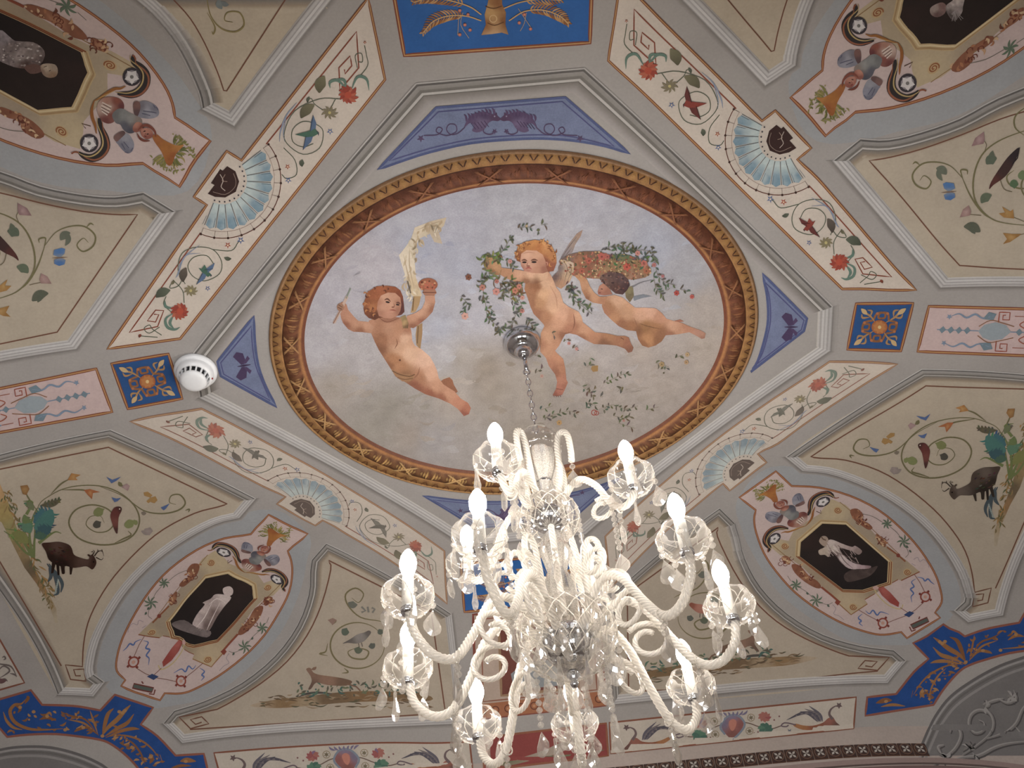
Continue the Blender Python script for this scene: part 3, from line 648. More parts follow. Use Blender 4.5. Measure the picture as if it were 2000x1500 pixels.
for k in range(NL):
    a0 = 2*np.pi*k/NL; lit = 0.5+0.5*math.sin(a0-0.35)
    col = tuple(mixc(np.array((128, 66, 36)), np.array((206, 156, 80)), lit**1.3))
    w_ = 2*np.pi/NL
    for sgn in (-1, 1):
        for j in range(3):
            aa = a0+sgn*w_*(.10+.11*j)
            items.append(([fp(aa, .44+.05*j), fp(aa+sgn*w_*.07, .52+.04*j), fp(aa+sgn*w_*.10, .66), fp(aa+sgn*w_*.04, .80-.03*j), fp(aa-sgn*w_*.02, .66)], tuple(np.array(col)*(1-.1*j)), .014, .006))
    if k % 2 == 0:
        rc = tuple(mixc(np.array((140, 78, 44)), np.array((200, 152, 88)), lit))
        for sgn in (-1, 1):
            ribs.append(([fp(a0-sgn*w_*.42, .43), fp(a0-sgn*w_*.30, .43), fp(a0+sgn*w_*.42, .85), fp(a0+sgn*w_*.30, .85)], rc, .019, .003))
for k in range(118):
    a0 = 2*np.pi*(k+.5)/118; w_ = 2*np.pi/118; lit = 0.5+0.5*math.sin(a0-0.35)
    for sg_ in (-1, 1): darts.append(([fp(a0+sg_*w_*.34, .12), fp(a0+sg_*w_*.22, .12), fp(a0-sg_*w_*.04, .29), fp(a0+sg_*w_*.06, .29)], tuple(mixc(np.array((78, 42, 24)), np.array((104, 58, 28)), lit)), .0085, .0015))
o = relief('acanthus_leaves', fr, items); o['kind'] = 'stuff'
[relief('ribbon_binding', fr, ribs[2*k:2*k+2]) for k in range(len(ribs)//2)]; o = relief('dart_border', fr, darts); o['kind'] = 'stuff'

# ================================================================== OCTAGON MOULDING
octm = empty('octagonal_moulding', center3(PX('1000,640')), 'grey and white octagonal moulding enclosing the oval fresco and its gilt frame', 'moulding')
def uvp(px, src=None, dst=None): return mirror(bk(np.atleast_2d(px)), src, dst)
e1, e2 = PX('1627,598'), PX('1622,684')
path = np.vstack([uvp(PX('1142,132')), uvp(e1), uvp(e2), uvp(PX('1142,132'), 'NE', 'SE'), uvp(PX('812,162'), 'NW', 'SW'), uvp(e2, 'SE', 'SW'), uvp(e1, 'NE', 'NW'), uvp(PX('812,162'))])
INSIDE_COL[0] = (172, 164, 160)
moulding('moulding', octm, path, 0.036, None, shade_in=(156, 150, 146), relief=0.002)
p = Paint()
INSIDE_COL[0] = (182, 166, 140)
# ================================================================== BLUE-VIOLET SPANDRELS
VIO = (112, 124, 162); VIOD = (78, 90, 140); VDK = (86, 66, 104)
def spandrel(poly, inset, src, dst, label, extra):
    root = empty('painted_spandrel', center3(poly, src, dst), label, 'painted panel')
    p = Paint(); p.fill(poly, VIO, 1, 10, speck=.04); p.line(poly, 5, VIOD, 2, closed=True); p.build('field', root, src, dst, M_BROKEN)
    p = Paint(); p.line(inset, 2.2, (78, 80, 134), 3, closed=True); p.build('border_line', root, src, dst)
    extra(root, src, dst); return root
tz = np.vstack([TB('630,525 1260,475 1575,750'), crom(TB('1575,750 1450,712 1300,686 1150,676 1000,680 800,698 600,742 450,790 345,828'), 3)[1:-1], TB('345,828')])
tzi = np.vstack([TB('640,545 1245,495 1500,715'), crom(TB('1500,715 1300,668 1150,658 1000,662 800,680 600,724 400,785'), 3)[1:-1], TB('400,785')])
def dragons(root, src, dst):
    for name, P_ in (('dragon', lambda s: TB(s)), ('dragon', lambda s: 2*np.array([977.5, 0])-TB(s)*np.array([1, -1])+np.array([0, 0]))):
        m = name
        p = Paint(); f = P_
        p.blob(f('765,625 778,590 800,562 835,548 875,546 905,556 925,548 928,562 945,580 930,590 905,588 885,600 872,622 850,640 825,645 805,636 815,615 800,600 785,605'), None, 4, 5, [(*f('800,590')[0], 92, 72, 112), (*f('860,560')[0], 78, 58, 96), (*f('920,570')[0], 84, 58, 92), (*f('840,630')[0], 100, 80, 118), (*f('850,595')[0], 112, 96, 134)], speck=.05)
        for k in range(9): a = f('%d,%d' % (775+k*17, 585-k*5+(max(0, k-5))*4))[0]; p.leaf(a+np.array([0, 3]), a+np.array([-4, -8-R_.uniform(0, 5)]), 4.5, (88, 66, 106), 5, .2)
        for k in range(5): a = f('%d,%d' % (800+k*16, 600-k*3))[0]; p.line([a, a+np.array([9, 12])], 1.4, (70, 52, 88), 5)
        p.disc(f('915,566')[0], 1.6, None, (150, 140, 170), 6, 6)
        p.line(f('870,610 860,640 885,655 910,650'), 2.4, VDK, 4, 4); p.star(f('915,640')[0], 6, 5, VDK, 4)
        p.line(f('770,620 735,650 700,655 680,630 695,605 725,610 728,640 690,660 655,655 630,640 640,620 660,630 640,655 600,660 570,660'), 2.0, VDK, 4, 4)
        p.star(f('555,675')[0], 8, 5, VDK, 4, .4)
        p.build('dragon', root, src, dst)
spandrel(tz, tzi, None, None, 'violet-blue trapezoid spandrel with two facing dragons, above the fresco at its near side', dragons)
spandrel(tz, tzi, 'NW', 'SW', 'violet-blue trapezoid spandrel half hidden behind the glass arms of the chandelier', dragons)
def butterfly(c, ang):
    def f(root, src, dst):
        p = Paint(); ca, sa = math.cos(ang), math.sin(ang)
        def q(x, y): return np.array(c)+np.array([x*ca-y*sa, x*sa+y*ca])
        for s in (-1, 1):
            p.fill([q(0, 2*s), q(-14, 20*s), q(-6, 28*s), q(6, 24*s), q(10, 6*s)], (74, 56, 96), 4, 8); p.fill([q(2, 2*s), q(14, 18*s), q(18, 12*s), q(10, 4*s)], (82, 62, 104), 4, 8)
        p.line([q(-8, 0), q(18, 0)], 4, (66, 48, 84), 5, taper=2); p.build('butterfly', root, src, dst)
    return f
tr = np.vstack([TF('722,210 940,430 925,490 665,690'), crom(TF('665,690 700,635 735,520 750,430 745,320 722,210'), 3)[1:-1]])
tri = np.vstack([TF('738,255 925,438 912,484 690,655'), crom(TF('690,655 722,600 748,510 762,430 757,330 738,255'), 3)[1:-1]])
spandrel(tr, tri, None, None, 'violet-blue triangular spandrel with a butterfly, across the fresco from the smoke detector', butterfly(TF('850,470')[0], 0))
tl = np.vstack([TD('1240,418 1062,640 1078,710 1352,862'), crom(TD('1352,862 1300,765 1262,660 1245,545 1240,418'), 3)[1:-1]])
tli = np.vstack([TD('1228,465 1078,645 1092,700 1320,830'), crom(TD('1320,830 1285,750 1248,655 1232,550 1228,465'), 3)[1:-1]])
spandrel(tl, tli, None, None, 'violet-blue triangular spandrel with a butterfly right beside the white smoke detector', butterfly(TD('1180,660')[0], -0.15))

# ================================================================== ARABESQUE BANDS (four sides of the octagon)
RED = (150, 70, 50); GOLD = (150, 86, 44); FIELD = (208, 194, 178)
band_poly = PX('210,681 404,400 379,384 443,295 472,313 719,-4 752,155 352,661')
QN = dict(NW='north-west', NE='north-east', SW='south-west', SE='south-east')
BANDL = dict(NW='cream arabesque band with blue half-fan and blue-winged bird, running up from the smoke detector',
 NE='cream arabesque band with blue half-fan and red-winged birds, away from the smoke detector',
 SW='arabesque band with half-fan running from the smoke detector down behind the chandelier',
 SE='arabesque band with half-fan behind the chandelier bulbs, ending away from the smoke detector')
BIRDC = dict(NW=[(86, 112, 150), (70, 110, 90), (60, 62, 84)], NE=[(110, 50, 46), (150, 58, 46), (70, 50, 54)], SW=[(112, 110, 100), (90, 88, 80), (70, 66, 60)], SE=[(112, 116, 104), (92, 96, 84), (72, 72, 64)])
GR = (96, 104, 84); OL = (124, 118, 86); TEAL = (96, 128, 112)
for Q in ('NW', 'NE', 'SW', 'SE'):
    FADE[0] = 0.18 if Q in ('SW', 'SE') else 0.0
    root = empty('arabesque_band', center3(band_poly, 'NW', Q), BANDL[Q], 'painted panel')
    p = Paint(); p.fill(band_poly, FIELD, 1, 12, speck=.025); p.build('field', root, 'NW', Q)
    p = Paint(); p.line(band_poly, 5.5, (142, 72, 44), 2, closed=True)
    inn = []
    p.line(band_poly, 1.8, (196, 148, 86), 3, closed=True); p.build('gilt_border', root, 'NW', Q)
    p = Paint()
    p.line(TA('1300,703 1741,153 1752,330 1660,440 1655,330 1710,272 1718,320 1685,360 1682,338'), 2.6, RED, 3)
    p.line(TD('980,10 632,497 770,468 800,390 760,388 720,440 760,446 776,410 752,408'), 2.4, RED, 3); build_each(p, 'meander_line', root, 'NW', Q)
    p = Paint()
    # fan
    cx, cy = 1088, 878
    def pol(r, a): return np.array([cx+r*math.cos(math.radians(a)), cy+r*math.sin(math.radians(a))])/2.5
    A0, A1, NR = -38, 112, 11
    for k in range(NR):
        a, b = A0+(A1-A0)*k/NR, A0+(A1-A0)*(k+1)/NR
        c = [(146, 172, 182), (166, 184, 188), (130, 160, 176)][k % 3]
        q = [pol(118, a+1), pol(234, a+1.2), pol(246, (a+b)/2), pol(234, b-1.2), pol(118, b-1)]
        m = [((pol(150, (a+b)/2))[0], pol(150, (a+b)/2)[1], 188, 206, 204), (*pol(215, a+4), *c), (*pol(215, b-4), 112, 148, 168), (*pol(180, (a+b)/2), *c)]
        p.fill(q, c, 2, 8, m)
    build_each(p, 'fan_leaf', root, 'NW', Q)
    p = Paint()
    for k in range(NR+1):
        a = A0+(A1-A0)*k/NR
        p.line([pol(120, a), pol(236, a)], 1.2, (88, 104, 112), 4); p.line([pol(190, a+2.5), pol(236, a+2.5)], .8, (96, 118, 130), 4)
        p.disc(pol(284, a), 2.6, None, (74, 48, 40), 5, 6); p.disc(pol(106, a), 1.8, None, (80, 76, 84), 5, 6); p.line([pol(250, a), pol(284, a)], .8, (128, 110, 100), 4)
    p.line(np.array([pol(284, a) for a in np.linspace(A0, A1, 30)]), 1.6, (110, 56, 44), 4)
    p.line(np.array([pol(252, a) for a in np.linspace(A0, A1, 30)]), 1, (170, 144, 130), 3)
    p.build('fan_ribs', root, 'NW', Q)
    p = Paint()
    p.fill(TA('1015,945 1048,902 1030,893 1076,824 1088,832 1110,810 1150,835 1168,885 1152,935 1100,963 1050,960'), (62, 38, 34), 3, 8)
    p.line(TA('1040,935 1100,948 1145,915 1152,880 1140,845'), 1.1, (150, 124, 110), 4, 3); p.line(TA('1075,850 1090,880 1080,910 1100,930'), 1.4, (196, 178, 164), 4, 3); p.line(TA('1100,850 1085,880 1110,885'), 1.1, (170, 140, 120), 4, 3)
    p.build('fan_cameo', root, 'NW', Q)
    p = Paint()
    for t, s_ in [(TA, '1660,482 1560,482 1440,540 1390,640 1402,700 1480,752 1560,722 1578,640 1540,604 1480,592 1430,630 1430,690 1480,716 1530,700'), (TA, '1385,720 1440,780 1448,850 1400,870 1376,850'), (TA, '1640,480 1600,540 1540,510 1520,480 1500,490'), (TA, '1745,330 1735,270 1765,260 1770,300 1748,300'), (TA, '1750,380 1795,320 1790,270 1780,220'),
                  (TD, '905,260 870,190 890,110 960,80 1040,92 1082,150 1072,210 1000,245 940,220 918,170 950,128 1010,122 1046,165'), (TD, '1040,92 1130,97 1162,58 1175,50'), (TD, '845,240 892,292 900,352'), (TD, '840,250 830,280 870,270 890,240'), (TD, '770,520 700,515 690,512'), (TD, '780,470 730,500 704,478 730,460 745,480 790,510'), (TD, '840,400 800,360 812,320')]:
        p.line(t(s_), 1.7, GR, 4, 4)
    p.line(TA('1450,500 1400,560 1370,640 1365,690'), 3, (136, 150, 176), 4, 4, taper=2); p.line(TA('1400,560 1385,640 1390,690'), 2.4, (140, 150, 172), 4, 4, taper=2)
    p.line(TD('975,70 900,130 870,210 858,230'), 3, (132, 146, 172), 4, 4, taper=2); p.line(TD('980,110 910,120 870,180'), 2, (140, 150, 172), 4, 4, taper=2)
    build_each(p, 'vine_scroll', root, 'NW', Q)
    p = Paint()
    for t, a, b, w_, c in [(TA, '1585,370', '1560,452', 22, OL), (TA, '1535,510', '1470,575', 20, OL), (TA, '1478,778', '1476,812', 10, GR), (TA, '1512,470', '1502,500', 6, GR), (TD, '910,180', '895,250', 16, (104, 92, 80)), (TD, '832,290', '762,325', 18, GR), (TD, '1095,130', '1130,136', 8, GR), (TD, '835,262', '850,240', 6, OL), (TD, '690,505', '680,522', 6, RED)]:
        p.leaf(t(a)[0], t(b)[0], w_, c, 5, .12, tuple(v*.75 for v in c))
    for t, c0_, r, c in [(TA, '1610,548', 17, (134, 122, 92)), (TD, '932,292', 14, (140, 128, 92))]:
        for k in range(9):
            an = k*.7; q = t(c0_)[0]; p.leaf(q, q+r*np.array([math.cos(an), math.sin(an)*.8]), 5, c, 5)
        p.disc(t(c0_)[0], 3, None, (196, 180, 110), 6, 8)
    build_each(p, 'leaf', root, 'NW', Q)
    p = Paint()
    for t, c0_, r, a1 in [(TA, '1700,462', 20, .2), (TD, '880,392', 19, .5)]:
        q = t(c0_)[0]
        for k in range(13):
            an = a1+k*2*np.pi/13; p.leaf(q, q+r*R_.uniform(.8, 1.1)*np.array([math.cos(an), math.sin(an)]), 8, R_.choice([(182, 76, 54), (194, 94, 66), (168, 62, 46)]), 6)
        p.disc(q, 7, None, (196, 72, 48), 7, 8)
    for t, s_ in [(TA, '1700,440 1650,392 1612,400 1612,430'), (TA, '1715,440 1745,375 1790,385 1802,440'), (TA, '1690,430 1680,390 1640,385'), (TD, '850,400 810,430 818,470 855,482 880,470'), (TD, '850,410 830,450 850,478'), (TD, '850,380 810,370 806,340')]:
        p.line(t(s_), 6, TEAL, 5, 4, taper=3)
    build_each(p, 'red_flower', root, 'NW', Q)
    p = Paint()
    for t, c0_, r, c in [(TA, '1612,640', 7, (92, 116, 170)), (TA, '1405,812', 6, (186, 84, 64)), (TA, '1408,878', 7, (92, 116, 170)), (TD, '1015,281', 6, (92, 112, 166)), (TD, '1113,70', 7, (190, 84, 64)), (TD, '1176,46', 8, (92, 116, 170)), (TA, '1782,205', 4, (170, 60, 50))]:
        p.star(t(c0_)[0], r, 5, c, 6, .35, (220, 200, 160))
    build_each(p, 'small_flower', root, 'NW', Q)
    bc = BIRDC[Q]
    for t, pts in [(TA, ['1500,640 1540,625 1556,650 1530,665 1495,668 1440,655', '1515,640 1520,590 1530,560 1545,600 1540,640', '1495,660 1480,730 1520,690 1530,660', '1545,635 1558,645 1556,662']),
                   (TD, ['985,185 1000,165 1020,200 1035,215 1015,225 985,200 970,180', '1000,190 1050,155 1040,185 1015,205', '990,205 960,262 1000,235 1010,215', '1020,205 1036,216 1030,225'])]:
        p = Paint()
        for s_, c in zip(pts, [bc[1], bc[0], bc[0], bc[2]]): p.fill(t(s_), c, 7, 6)
        a = t(pts[1]); p.line([a[0], a[2]], 1, tuple(v*.6 for v in bc[0]), 8); a = t(pts[2]); p.line([a[0], a[1]], 1, tuple(v*.6 for v in bc[0]), 8)
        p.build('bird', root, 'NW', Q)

FADE[0] = 0.0
# ================================================================== BLUE ROSETTE SQUARES
def rosette(corners, label):
    f = U(corners); root = empty('rosette_square', center3(np.array(corners)), label, 'painted panel')
    p = Paint(); p.fill(np.array(corners, float), (34, 82, 150), 1, 10, speck=.05); p.build('field', root)
    p = Paint(); p.line(np.array(corners, float), 6, (140, 70, 44), 2, closed=True); p.line(np.array(corners, float), 2, (196, 140, 76), 3, closed=True); p.build('gilt_border', root)
    p = Paint(); G1, G2 = (178, 132, 78), (152, 94, 52)
    for k in range(4):
        a = k*math.pi/2+math.pi/4
        def r(x, y, a=a): return '%f,%f' % (0.5+x*math.cos(a)-y*math.sin(a), 0.5+x*math.sin(a)+y*math.cos(a))
        p.line(f(' '.join([r(.12, 0), r(.3, .02), r(.42, 0), r(.52, 0)])), 4, G1, 4, 3, taper=2)
        for s in (-1, 1):
            p.line(f(' '.join([r(.2, .0), r(.27, .14*s), r(.18, .24*s), r(.1, .18*s), r(.14, .12*s)])), 4, G2, 4, 4); p.line(f(' '.join([r(.3, 0), r(.38, .1*s), r(.46, .06*s)])), 4, G1, 5, 4, taper=3)
            p.disc(f(r(.27, .14*s))[0], 3, None, (190, 110, 60), 6, 6)
        p.leaf(f(r(.38, 0))[0], f(r(.56, 0))[0], 9, (206, 170, 110), 5, 0)
    p.build('gold_scrolls', root)
    p = Paint(); c = f('.5,.5')[0]; p.disc(c, 16, 14, (170, 84, 40), 6, 16, inner=(214, 150, 80)); p.star(c, 14, 8, (196, 120, 58), 7, .6, (226, 190, 120)); p.build('gold_boss', root)
rosette([(218, 710), (329, 691), (356, 778), (250, 798)], 'small blue square with gold rosette just beside the white smoke detector')
rosette([(1672, 593), (1783, 592), (1759, 685), (1655, 682)], 'small blue square with gold rosette beside the pink panel, opposite side from the smoke detector')
# ================================================================== PINK GROTESQUE PANELS
def pinkpanel(corners, label):
    f = U(corners); root = empty('grotesque_fresco', center3(np.array(corners)), label, 'painted panel')
    p = Paint(); p.fill(np.array(corners, float), (206, 178, 174), 1, 12, speck=.03); p.build('field', root)
    p = Paint(); p.line(np.array(corners, float), 6, (146, 74, 46), 2, closed=True); p.line(np.array(corners, float), 2, (196, 144, 84), 3, closed=True); p.build('gilt_border', root)
    p = Paint(); B = (124, 146, 172); G = (112, 136, 150)
    p.line(f('.10,.5 .95,.5'), 2, B, 4); p.fill(f('.40,.5 .44,.36 .52,.30 .60,.36 .64,.5 .58,.66 .50,.70 .44,.64'), (150, 164, 172), 5, 8)
    for x in (.14, .2, .26, .32, .70, .76, .84, .9): p.fill(f('%f,.5 %f,.42 %f,.5 %f,.58' % (x-.025, x, x+.025, x)), G, 5, 8)
    for s in (-1, 1):
        y = lambda v: .5+s*v
        p.line(f('.18,%f .24,%f .30,%f .36,%f .42,%f .50,%f' % (y(.30), y(.36), y(.28), y(.36), y(.28), y(.34))), 4, B, 5, 4, taper=2); p.star(f('.17,%f' % y(.29))[0], 6, 5, B, 5)
        p.fill(f('.42,%f .50,%f .52,%f .46,%f' % (y(.26), y(.24), y(.38), y(.42))), G, 5, 8)
        p.line(f('.66,%f .90,%f' % (y(.34), y(.34))), 1.4, (168, 90, 70), 4); p.leaf(f('.74,%f' % y(.34))[0], f('.82,%f' % y(.34))[0], 7, B, 5, 0)
    p.build('blue_arabesque', root)
    p = Paint()
    for s in (-1, 1):
        y = lambda v: .5+s*v
        p.line(f('.54,%f .54,%f .62,%f .62,%f .57,%f .57,%f .59,%f' % (y(.2), y(.42), y(.42), y(.26), y(.26), y(.36), y(.36))), 2, (176, 78, 56), 6); p.line(f('.40,%f .48,%f .56,%f .66,%f' % (y(.1), y(.24), y(.2), y(.12))), 1.6, (150, 96, 60), 6, 3)
        p.line(f('.74,%f .70,%f .74,%f .80,%f .82,%f .78,%f' % (y(.08), y(.16), y(.24), y(.22), y(.14), y(.12))), 2, (176, 84, 60), 6, 4)
    build_each(p, 'red_meander', root)
pinkpanel([(219-31, 720), (-70, 773), (-70, 857), (219, 804)], 'pale pink panel with blue grotesques next to the blue square beside the smoke detector')
pinkpanel([(1814, 598), (2070, 605), (2070, 697), (1792, 686)], 'pale pink panel with blue grotesques at the edge away from the smoke detector')
# ================================================================== BLUE RECTANGLES (near and far)
def bluerect(corners, src, dst, label):
    f = U(corners); root = empty('feather_panel', center3(np.array(corners, float), src, dst), label, 'painted panel')
    p = Paint(); p.fill(np.array(corners, float), (34, 98, 182), 1, 14, speck=.05); p.build('field', root, src, dst)
    p = Paint(); p.line(np.array(corners, float), 8, (138, 68, 44), 2, closed=True); p.line(np.array(corners, float), 2.4, (200, 146, 84), 3, closed=True); p.build('gilt_border', root, src, dst)
    p = Paint(); p.fill(TB('850,170 872,120 866,70 880,20 890,-30 950,-30 952,20 970,60 968,120 982,168 950,158 910,164'), (160, 104, 52), 4, 8, smp(TB, [(900,60,200,150,84),(880,120,150,90,42),(920,120,196,146,90),(960,110,140,84,40),(910,165,206,160,110),(930,20,150,92,46)]))
    p.line(TB('870,30 910,40 950,28'), 2, (110, 66, 34), 5, 3); p.line(TB('880,110 915,122 960,106'), 2, (110, 66, 34), 5, 3); p.ring(TB('908,90')[0], 7, 2, (214, 170, 110), 5); p.build('gold_vase', root, src, dst)
    for s_ in ['850,100 780,78 700,75 620,100 565,160', '850,70 790,30 690,0 600,-10 520,10', '985,100 1060,55 1150,48 1230,75 1275,115', '960,40 1040,10 1140,-5 1240,0']:
        p = Paint(); q = crom(TB(s_), 6); p.line(q, 2.4, (206, 160, 96), 5); n = len(q)
        for i in range(8, n, 1):
            d = q[i]-q[i-1]; d /= np.hypot(*d); nn_ = np.array([-d[1], d[0]]); k = (i-8)/(n-8)
            for s in (-1, 1):
                p.leaf(q[i], q[i]+(d*.9+s*nn_*.8)*(6+10*math.sin(math.pi*min(1, k+.15))), 3.2, R_.choice([(176, 116, 58), (200, 146, 82), (150, 90, 46)]), 4, .1*s)
        p.build('feather', root, src, dst)
    p = Paint()
    for s_ in ['760,60 750,120 790,185', '740,70 735,170', '1070,60 1060,110 1040,150', '1030,40 1090,130']: p.line(TB(s_), 1.2, (176, 150, 120), 5, 3)
    for s_ in ['795,145', '745,168', '770,120', '745,50', '1090,140', '1035,110', '1060,70', '785,70']: p.disc(TB(s_)[0], 3.4, None, (186, 84, 60), 6, 8, inner=(224, 150, 120))
    build_each(p, 'berry', root, src, dst)
NR_ = [(765, -34), (1157, -62), (1152, 83), (790, 108)]
bluerect(NR_, None, None, 'bright blue rectangle with gold vase and feathers, at the top edge above the dragon spandrel')
bluerect(NR_, 'NW', 'SW', 'bright blue rectangle glimpsed between the glass arms behind the middle of the chandelier')
# ================================================================== OVAL MEDALLION PLAQUES (four)
PINK = (204, 180, 174); OCH = (184, 162, 130); OCD = (150, 112, 66); RB = (150, 78, 44)
oval = np.vstack([TH('788,50 865,122'), crom(TH('865,122 1000,130 1150,170 1290,240 1400,330 1490,430 1560,540 1592,630 1597,690 1565,740'), 3)[1:-1], TH('1565,740 1590,765 1428,865 1400,835'), crom(TH('1400,835 1320,848 1250,840 1130,800 1000,730 880,640 790,540 730,450 692,350 682,285 690,240'), 3)[1:-1], TH('690,240 610,178')])
oc = TH('1140,450')[0]
cart = TH('1060,185 1130,215 1230,310 1300,390 1385,455 1425,485 1490,540 1400,585 1385,578 1340,600 1270,650 1220,675 1235,695 1155,750 1090,690 1000,600 920,520 850,470 810,460 750,410 800,380 850,390 880,330 930,300 1000,260 1020,230')
octa = TH('910,395 1015,305 1130,310 1335,490 1330,590 1210,628 1115,625 905,465')
OVL = dict(NW='pink oval medallion whose dark octagon shows a figure in ruffled dress, cut by the corner',
 NE='pink oval medallion whose dark octagon shows only a pale head, cut by the top edge',
 SW='pink oval medallion whose dark octagon shows a pale statue leaning on a pillar',
 SE='pink oval medallion whose dark octagon shows a draped woman walking')
for Q in ('NW', 'NE', 'SW', 'SE'):
    root = empty('oval_medallion', center3(oval, 'SE', Q), OVL[Q], 'painted medallion')
    p = Paint(); big = oc+(oval-oc)*np.array([1.16, 1.2]); big2 = []
    p.fill(crom(TH('1040,60 1250,110 1420,230 1540,370 1640,510 1690,650 1660,745 1500,880 1340,900 1150,880 960,770 800,640 690,480 620,330 600,190 760,30'), 4, True), (160, 163, 166), 0, 14, speck=.02)
    p.build('grey_surround', root, 'SE', Q)
    p = Paint(); p.fill(oval, PINK, 1, 12, speck=.025); p.build('field', root, 'SE', Q)
    p = Paint(); p.line(oval, 4, (146, 74, 46), 2, closed=True); p.line(oval, 1.4, (190, 128, 78), 3, closed=True); p.build('border_line', root, 'SE', Q)
    p = Paint(); p.fill(cart, None, 2, 8, smp(TH, [(1060,230,194,172,132),(1200,330,170,150,124),(1380,500,164,144,118),(1450,545,180,158,124),(1160,720,194,170,132),(1000,580,168,146,118),(850,430,176,156,126),(790,410,196,174,134),(950,310,178,158,126),(1280,620,160,138,110)]), speck=.02)
    p.line(TH('1235,697 1155,750 1080,683'), 2, (160, 108, 60), 3); p.line(TH('1490,540 1400,583'), 2, RB, 3); p.line(TH('1385,578 1340,603 1345,580'), 1.6, RB, 3); p.line(TH('1270,648 1222,676'), 1.6, RB, 3); p.line(TH('760,400 880,500 1000,610'), 1.4, OCD, 3); p.line(TH('1100,200 1240,315 1390,455'), 1.2, OCD, 3)
    for s_ in ['1090,240', '832,415', '1430,542', '1165,712']:
        q = TH(s_)[0]; p.disc(q, 8, 7, (196, 164, 112), 3, 14); p.line(q+np.array([[7*math.cos(a)*(1-a/14), 6*math.sin(a)*(1-a/14)] for a in np.linspace(0, 12, 30)]), 1.6, (156, 88, 50), 4)
    p.line(TH('985,245 1010,255 1005,240'), 1.4, (96, 66, 50), 4)
    p.build('cartouche', root, 'SE', Q)
    p = Paint()
    cc = octa.mean(0); fo = cc+(octa-cc)*1.11
    p.fill(fo, (200, 170, 116), 3, 10)
    for i in range(8):
        a, b = octa[i], octa[(i+1) % 8]; dark = i in (3, 4, 5, 6)
        p.line([cc+(a-cc)*1.08, cc+(b-cc)*1.08], 2.2, (146, 76, 42) if dark else (176, 140, 92), 4); p.line([cc+(a-cc)*1.035, cc+(b-cc)*1.035], 1.8, (130, 66, 40) if dark else (220, 196, 146), 4)
    p.build('octagon_frame', root, 'SE', Q)
    p = Paint(); p.fill(octa, None, 5, 10, [(*octa[k], *c) for k, c in zip(range(8), [(52, 36, 32), (46, 34, 30), (44, 32, 28), (38, 30, 28), (36, 28, 28), (34, 28, 28), (36, 28, 28), (44, 34, 32)])], speck=.06); cam_ = p.build('cameo_ground', root, 'SE', Q)
    # figure in the octagon
    p = Paint(); ST = (196, 178, 172)
    if Q == 'SE':
        p.blob(T8('185,690 205,665 240,665 262,695 262,740 240,760 205,745 180,715'), (170, 146, 128), 6, 5); p.blob(T8('262,700 310,700 380,730 470,760 500,750 560,795 530,830 480,800 430,785 360,770 400,840 480,900 560,920 640,930 610,960 520,960 440,950 380,900 330,840 290,800 265,850 230,830 185,830 175,790 230,760'), None, 6, 4, smp(T8, [(290,720,206,188,180),(360,740,196,174,166),(460,770,180,156,150),(530,810,150,126,120),(300,780,206,190,176),(380,860,208,190,186),(480,930,200,176,178),(560,940,190,160,164),(620,940,150,120,124),(220,800,190,170,150),(330,830,120,98,92)]), speck=.08)
        for s_ in ['340,770 400,880 480,950', '310,790 360,880 420,940', '380,770 470,880 570,925']: p.line(T8(s_), 1.6, (120, 98, 96), 7, 3, taper=2)
        p.line(T8('200,670 215,690 240,700'), 2.4, (110, 84, 66), 7, 3); p.blob(T8('400,1010 480,960 620,950 700,930 640,1010 540,1050 430,1070'), (78, 62, 58), 6, 8, speck=.3)
        for _ in range(46):
            a = T8('%f,%f' % (R_.uniform(250, 560), R_.uniform(700, 930)))[0]; b = a+np.array([R_.uniform(4, 14), R_.uniform(5, 12)])
            if pip(np.array([a, b]), T8('262,700 310,700 380,730 470,760 540,900 560,920 480,900 400,840 330,840 265,850 230,760')).all(): p.line([a, b], 1.4, R_.choice([(226, 208, 200), (130, 106, 100), (170, 146, 140)]), 7)
        src = 'SE'
    elif Q == 'SW':
        p.blob(TG('1090,620 1120,610 1138,625 1135,650 1110,660 1092,645'), (206, 186, 180), 6, 5); p.blob(TG('1050,650 1090,650 1130,665 1095,710 1060,760 1020,830 990,835 940,805 960,750 1000,700 990,690 1030,670'), None, 6, 4, smp(TG, [(1090,665,210,192,186),(1050,690,176,156,150),(1000,720,200,180,174),(970,790,196,176,172),(1010,800,120,98,92),(1040,740,130,106,100)]), speck=.08)
        for s_ in ['1040,680 1000,760 960,810', '1075,690 1030,780 1010,825', '1020,700 1060,670 1100,690']: p.line(TG(s_), 1.8, (226, 210, 204), 7, 3, taper=2)
        p.blob(TG('840,790 900,775 960,810 1030,830 1010,860 930,840 860,815'), (116, 102, 100), 6, 8, speck=.3)
        src = 'SW'
    elif Q == 'NW':
        p.blob(T1('0,290 80,340 140,390 200,400 330,410 420,470 440,540 400,620 320,660 180,660 60,620 -20,570 -60,440'), None, 6, 5, smp(T1, [(40,360,150,140,146),(60,560,130,116,116),(200,540,156,142,138),(330,500,140,124,120),(380,580,110,92,88),(120,460,120,106,104),(250,640,96,70,64)]), speck=.28)
        for _ in range(60):
            q = T1('%f,%f' % (R_.uniform(10, 420), R_.uniform(410, 640)))[0]; p.disc(q, R_.uniform(1.5, 3), R_.uniform(1, 2), R_.choice([(190, 178, 172), (96, 84, 84), (150, 134, 130), (206, 196, 190)]), 7, 6)
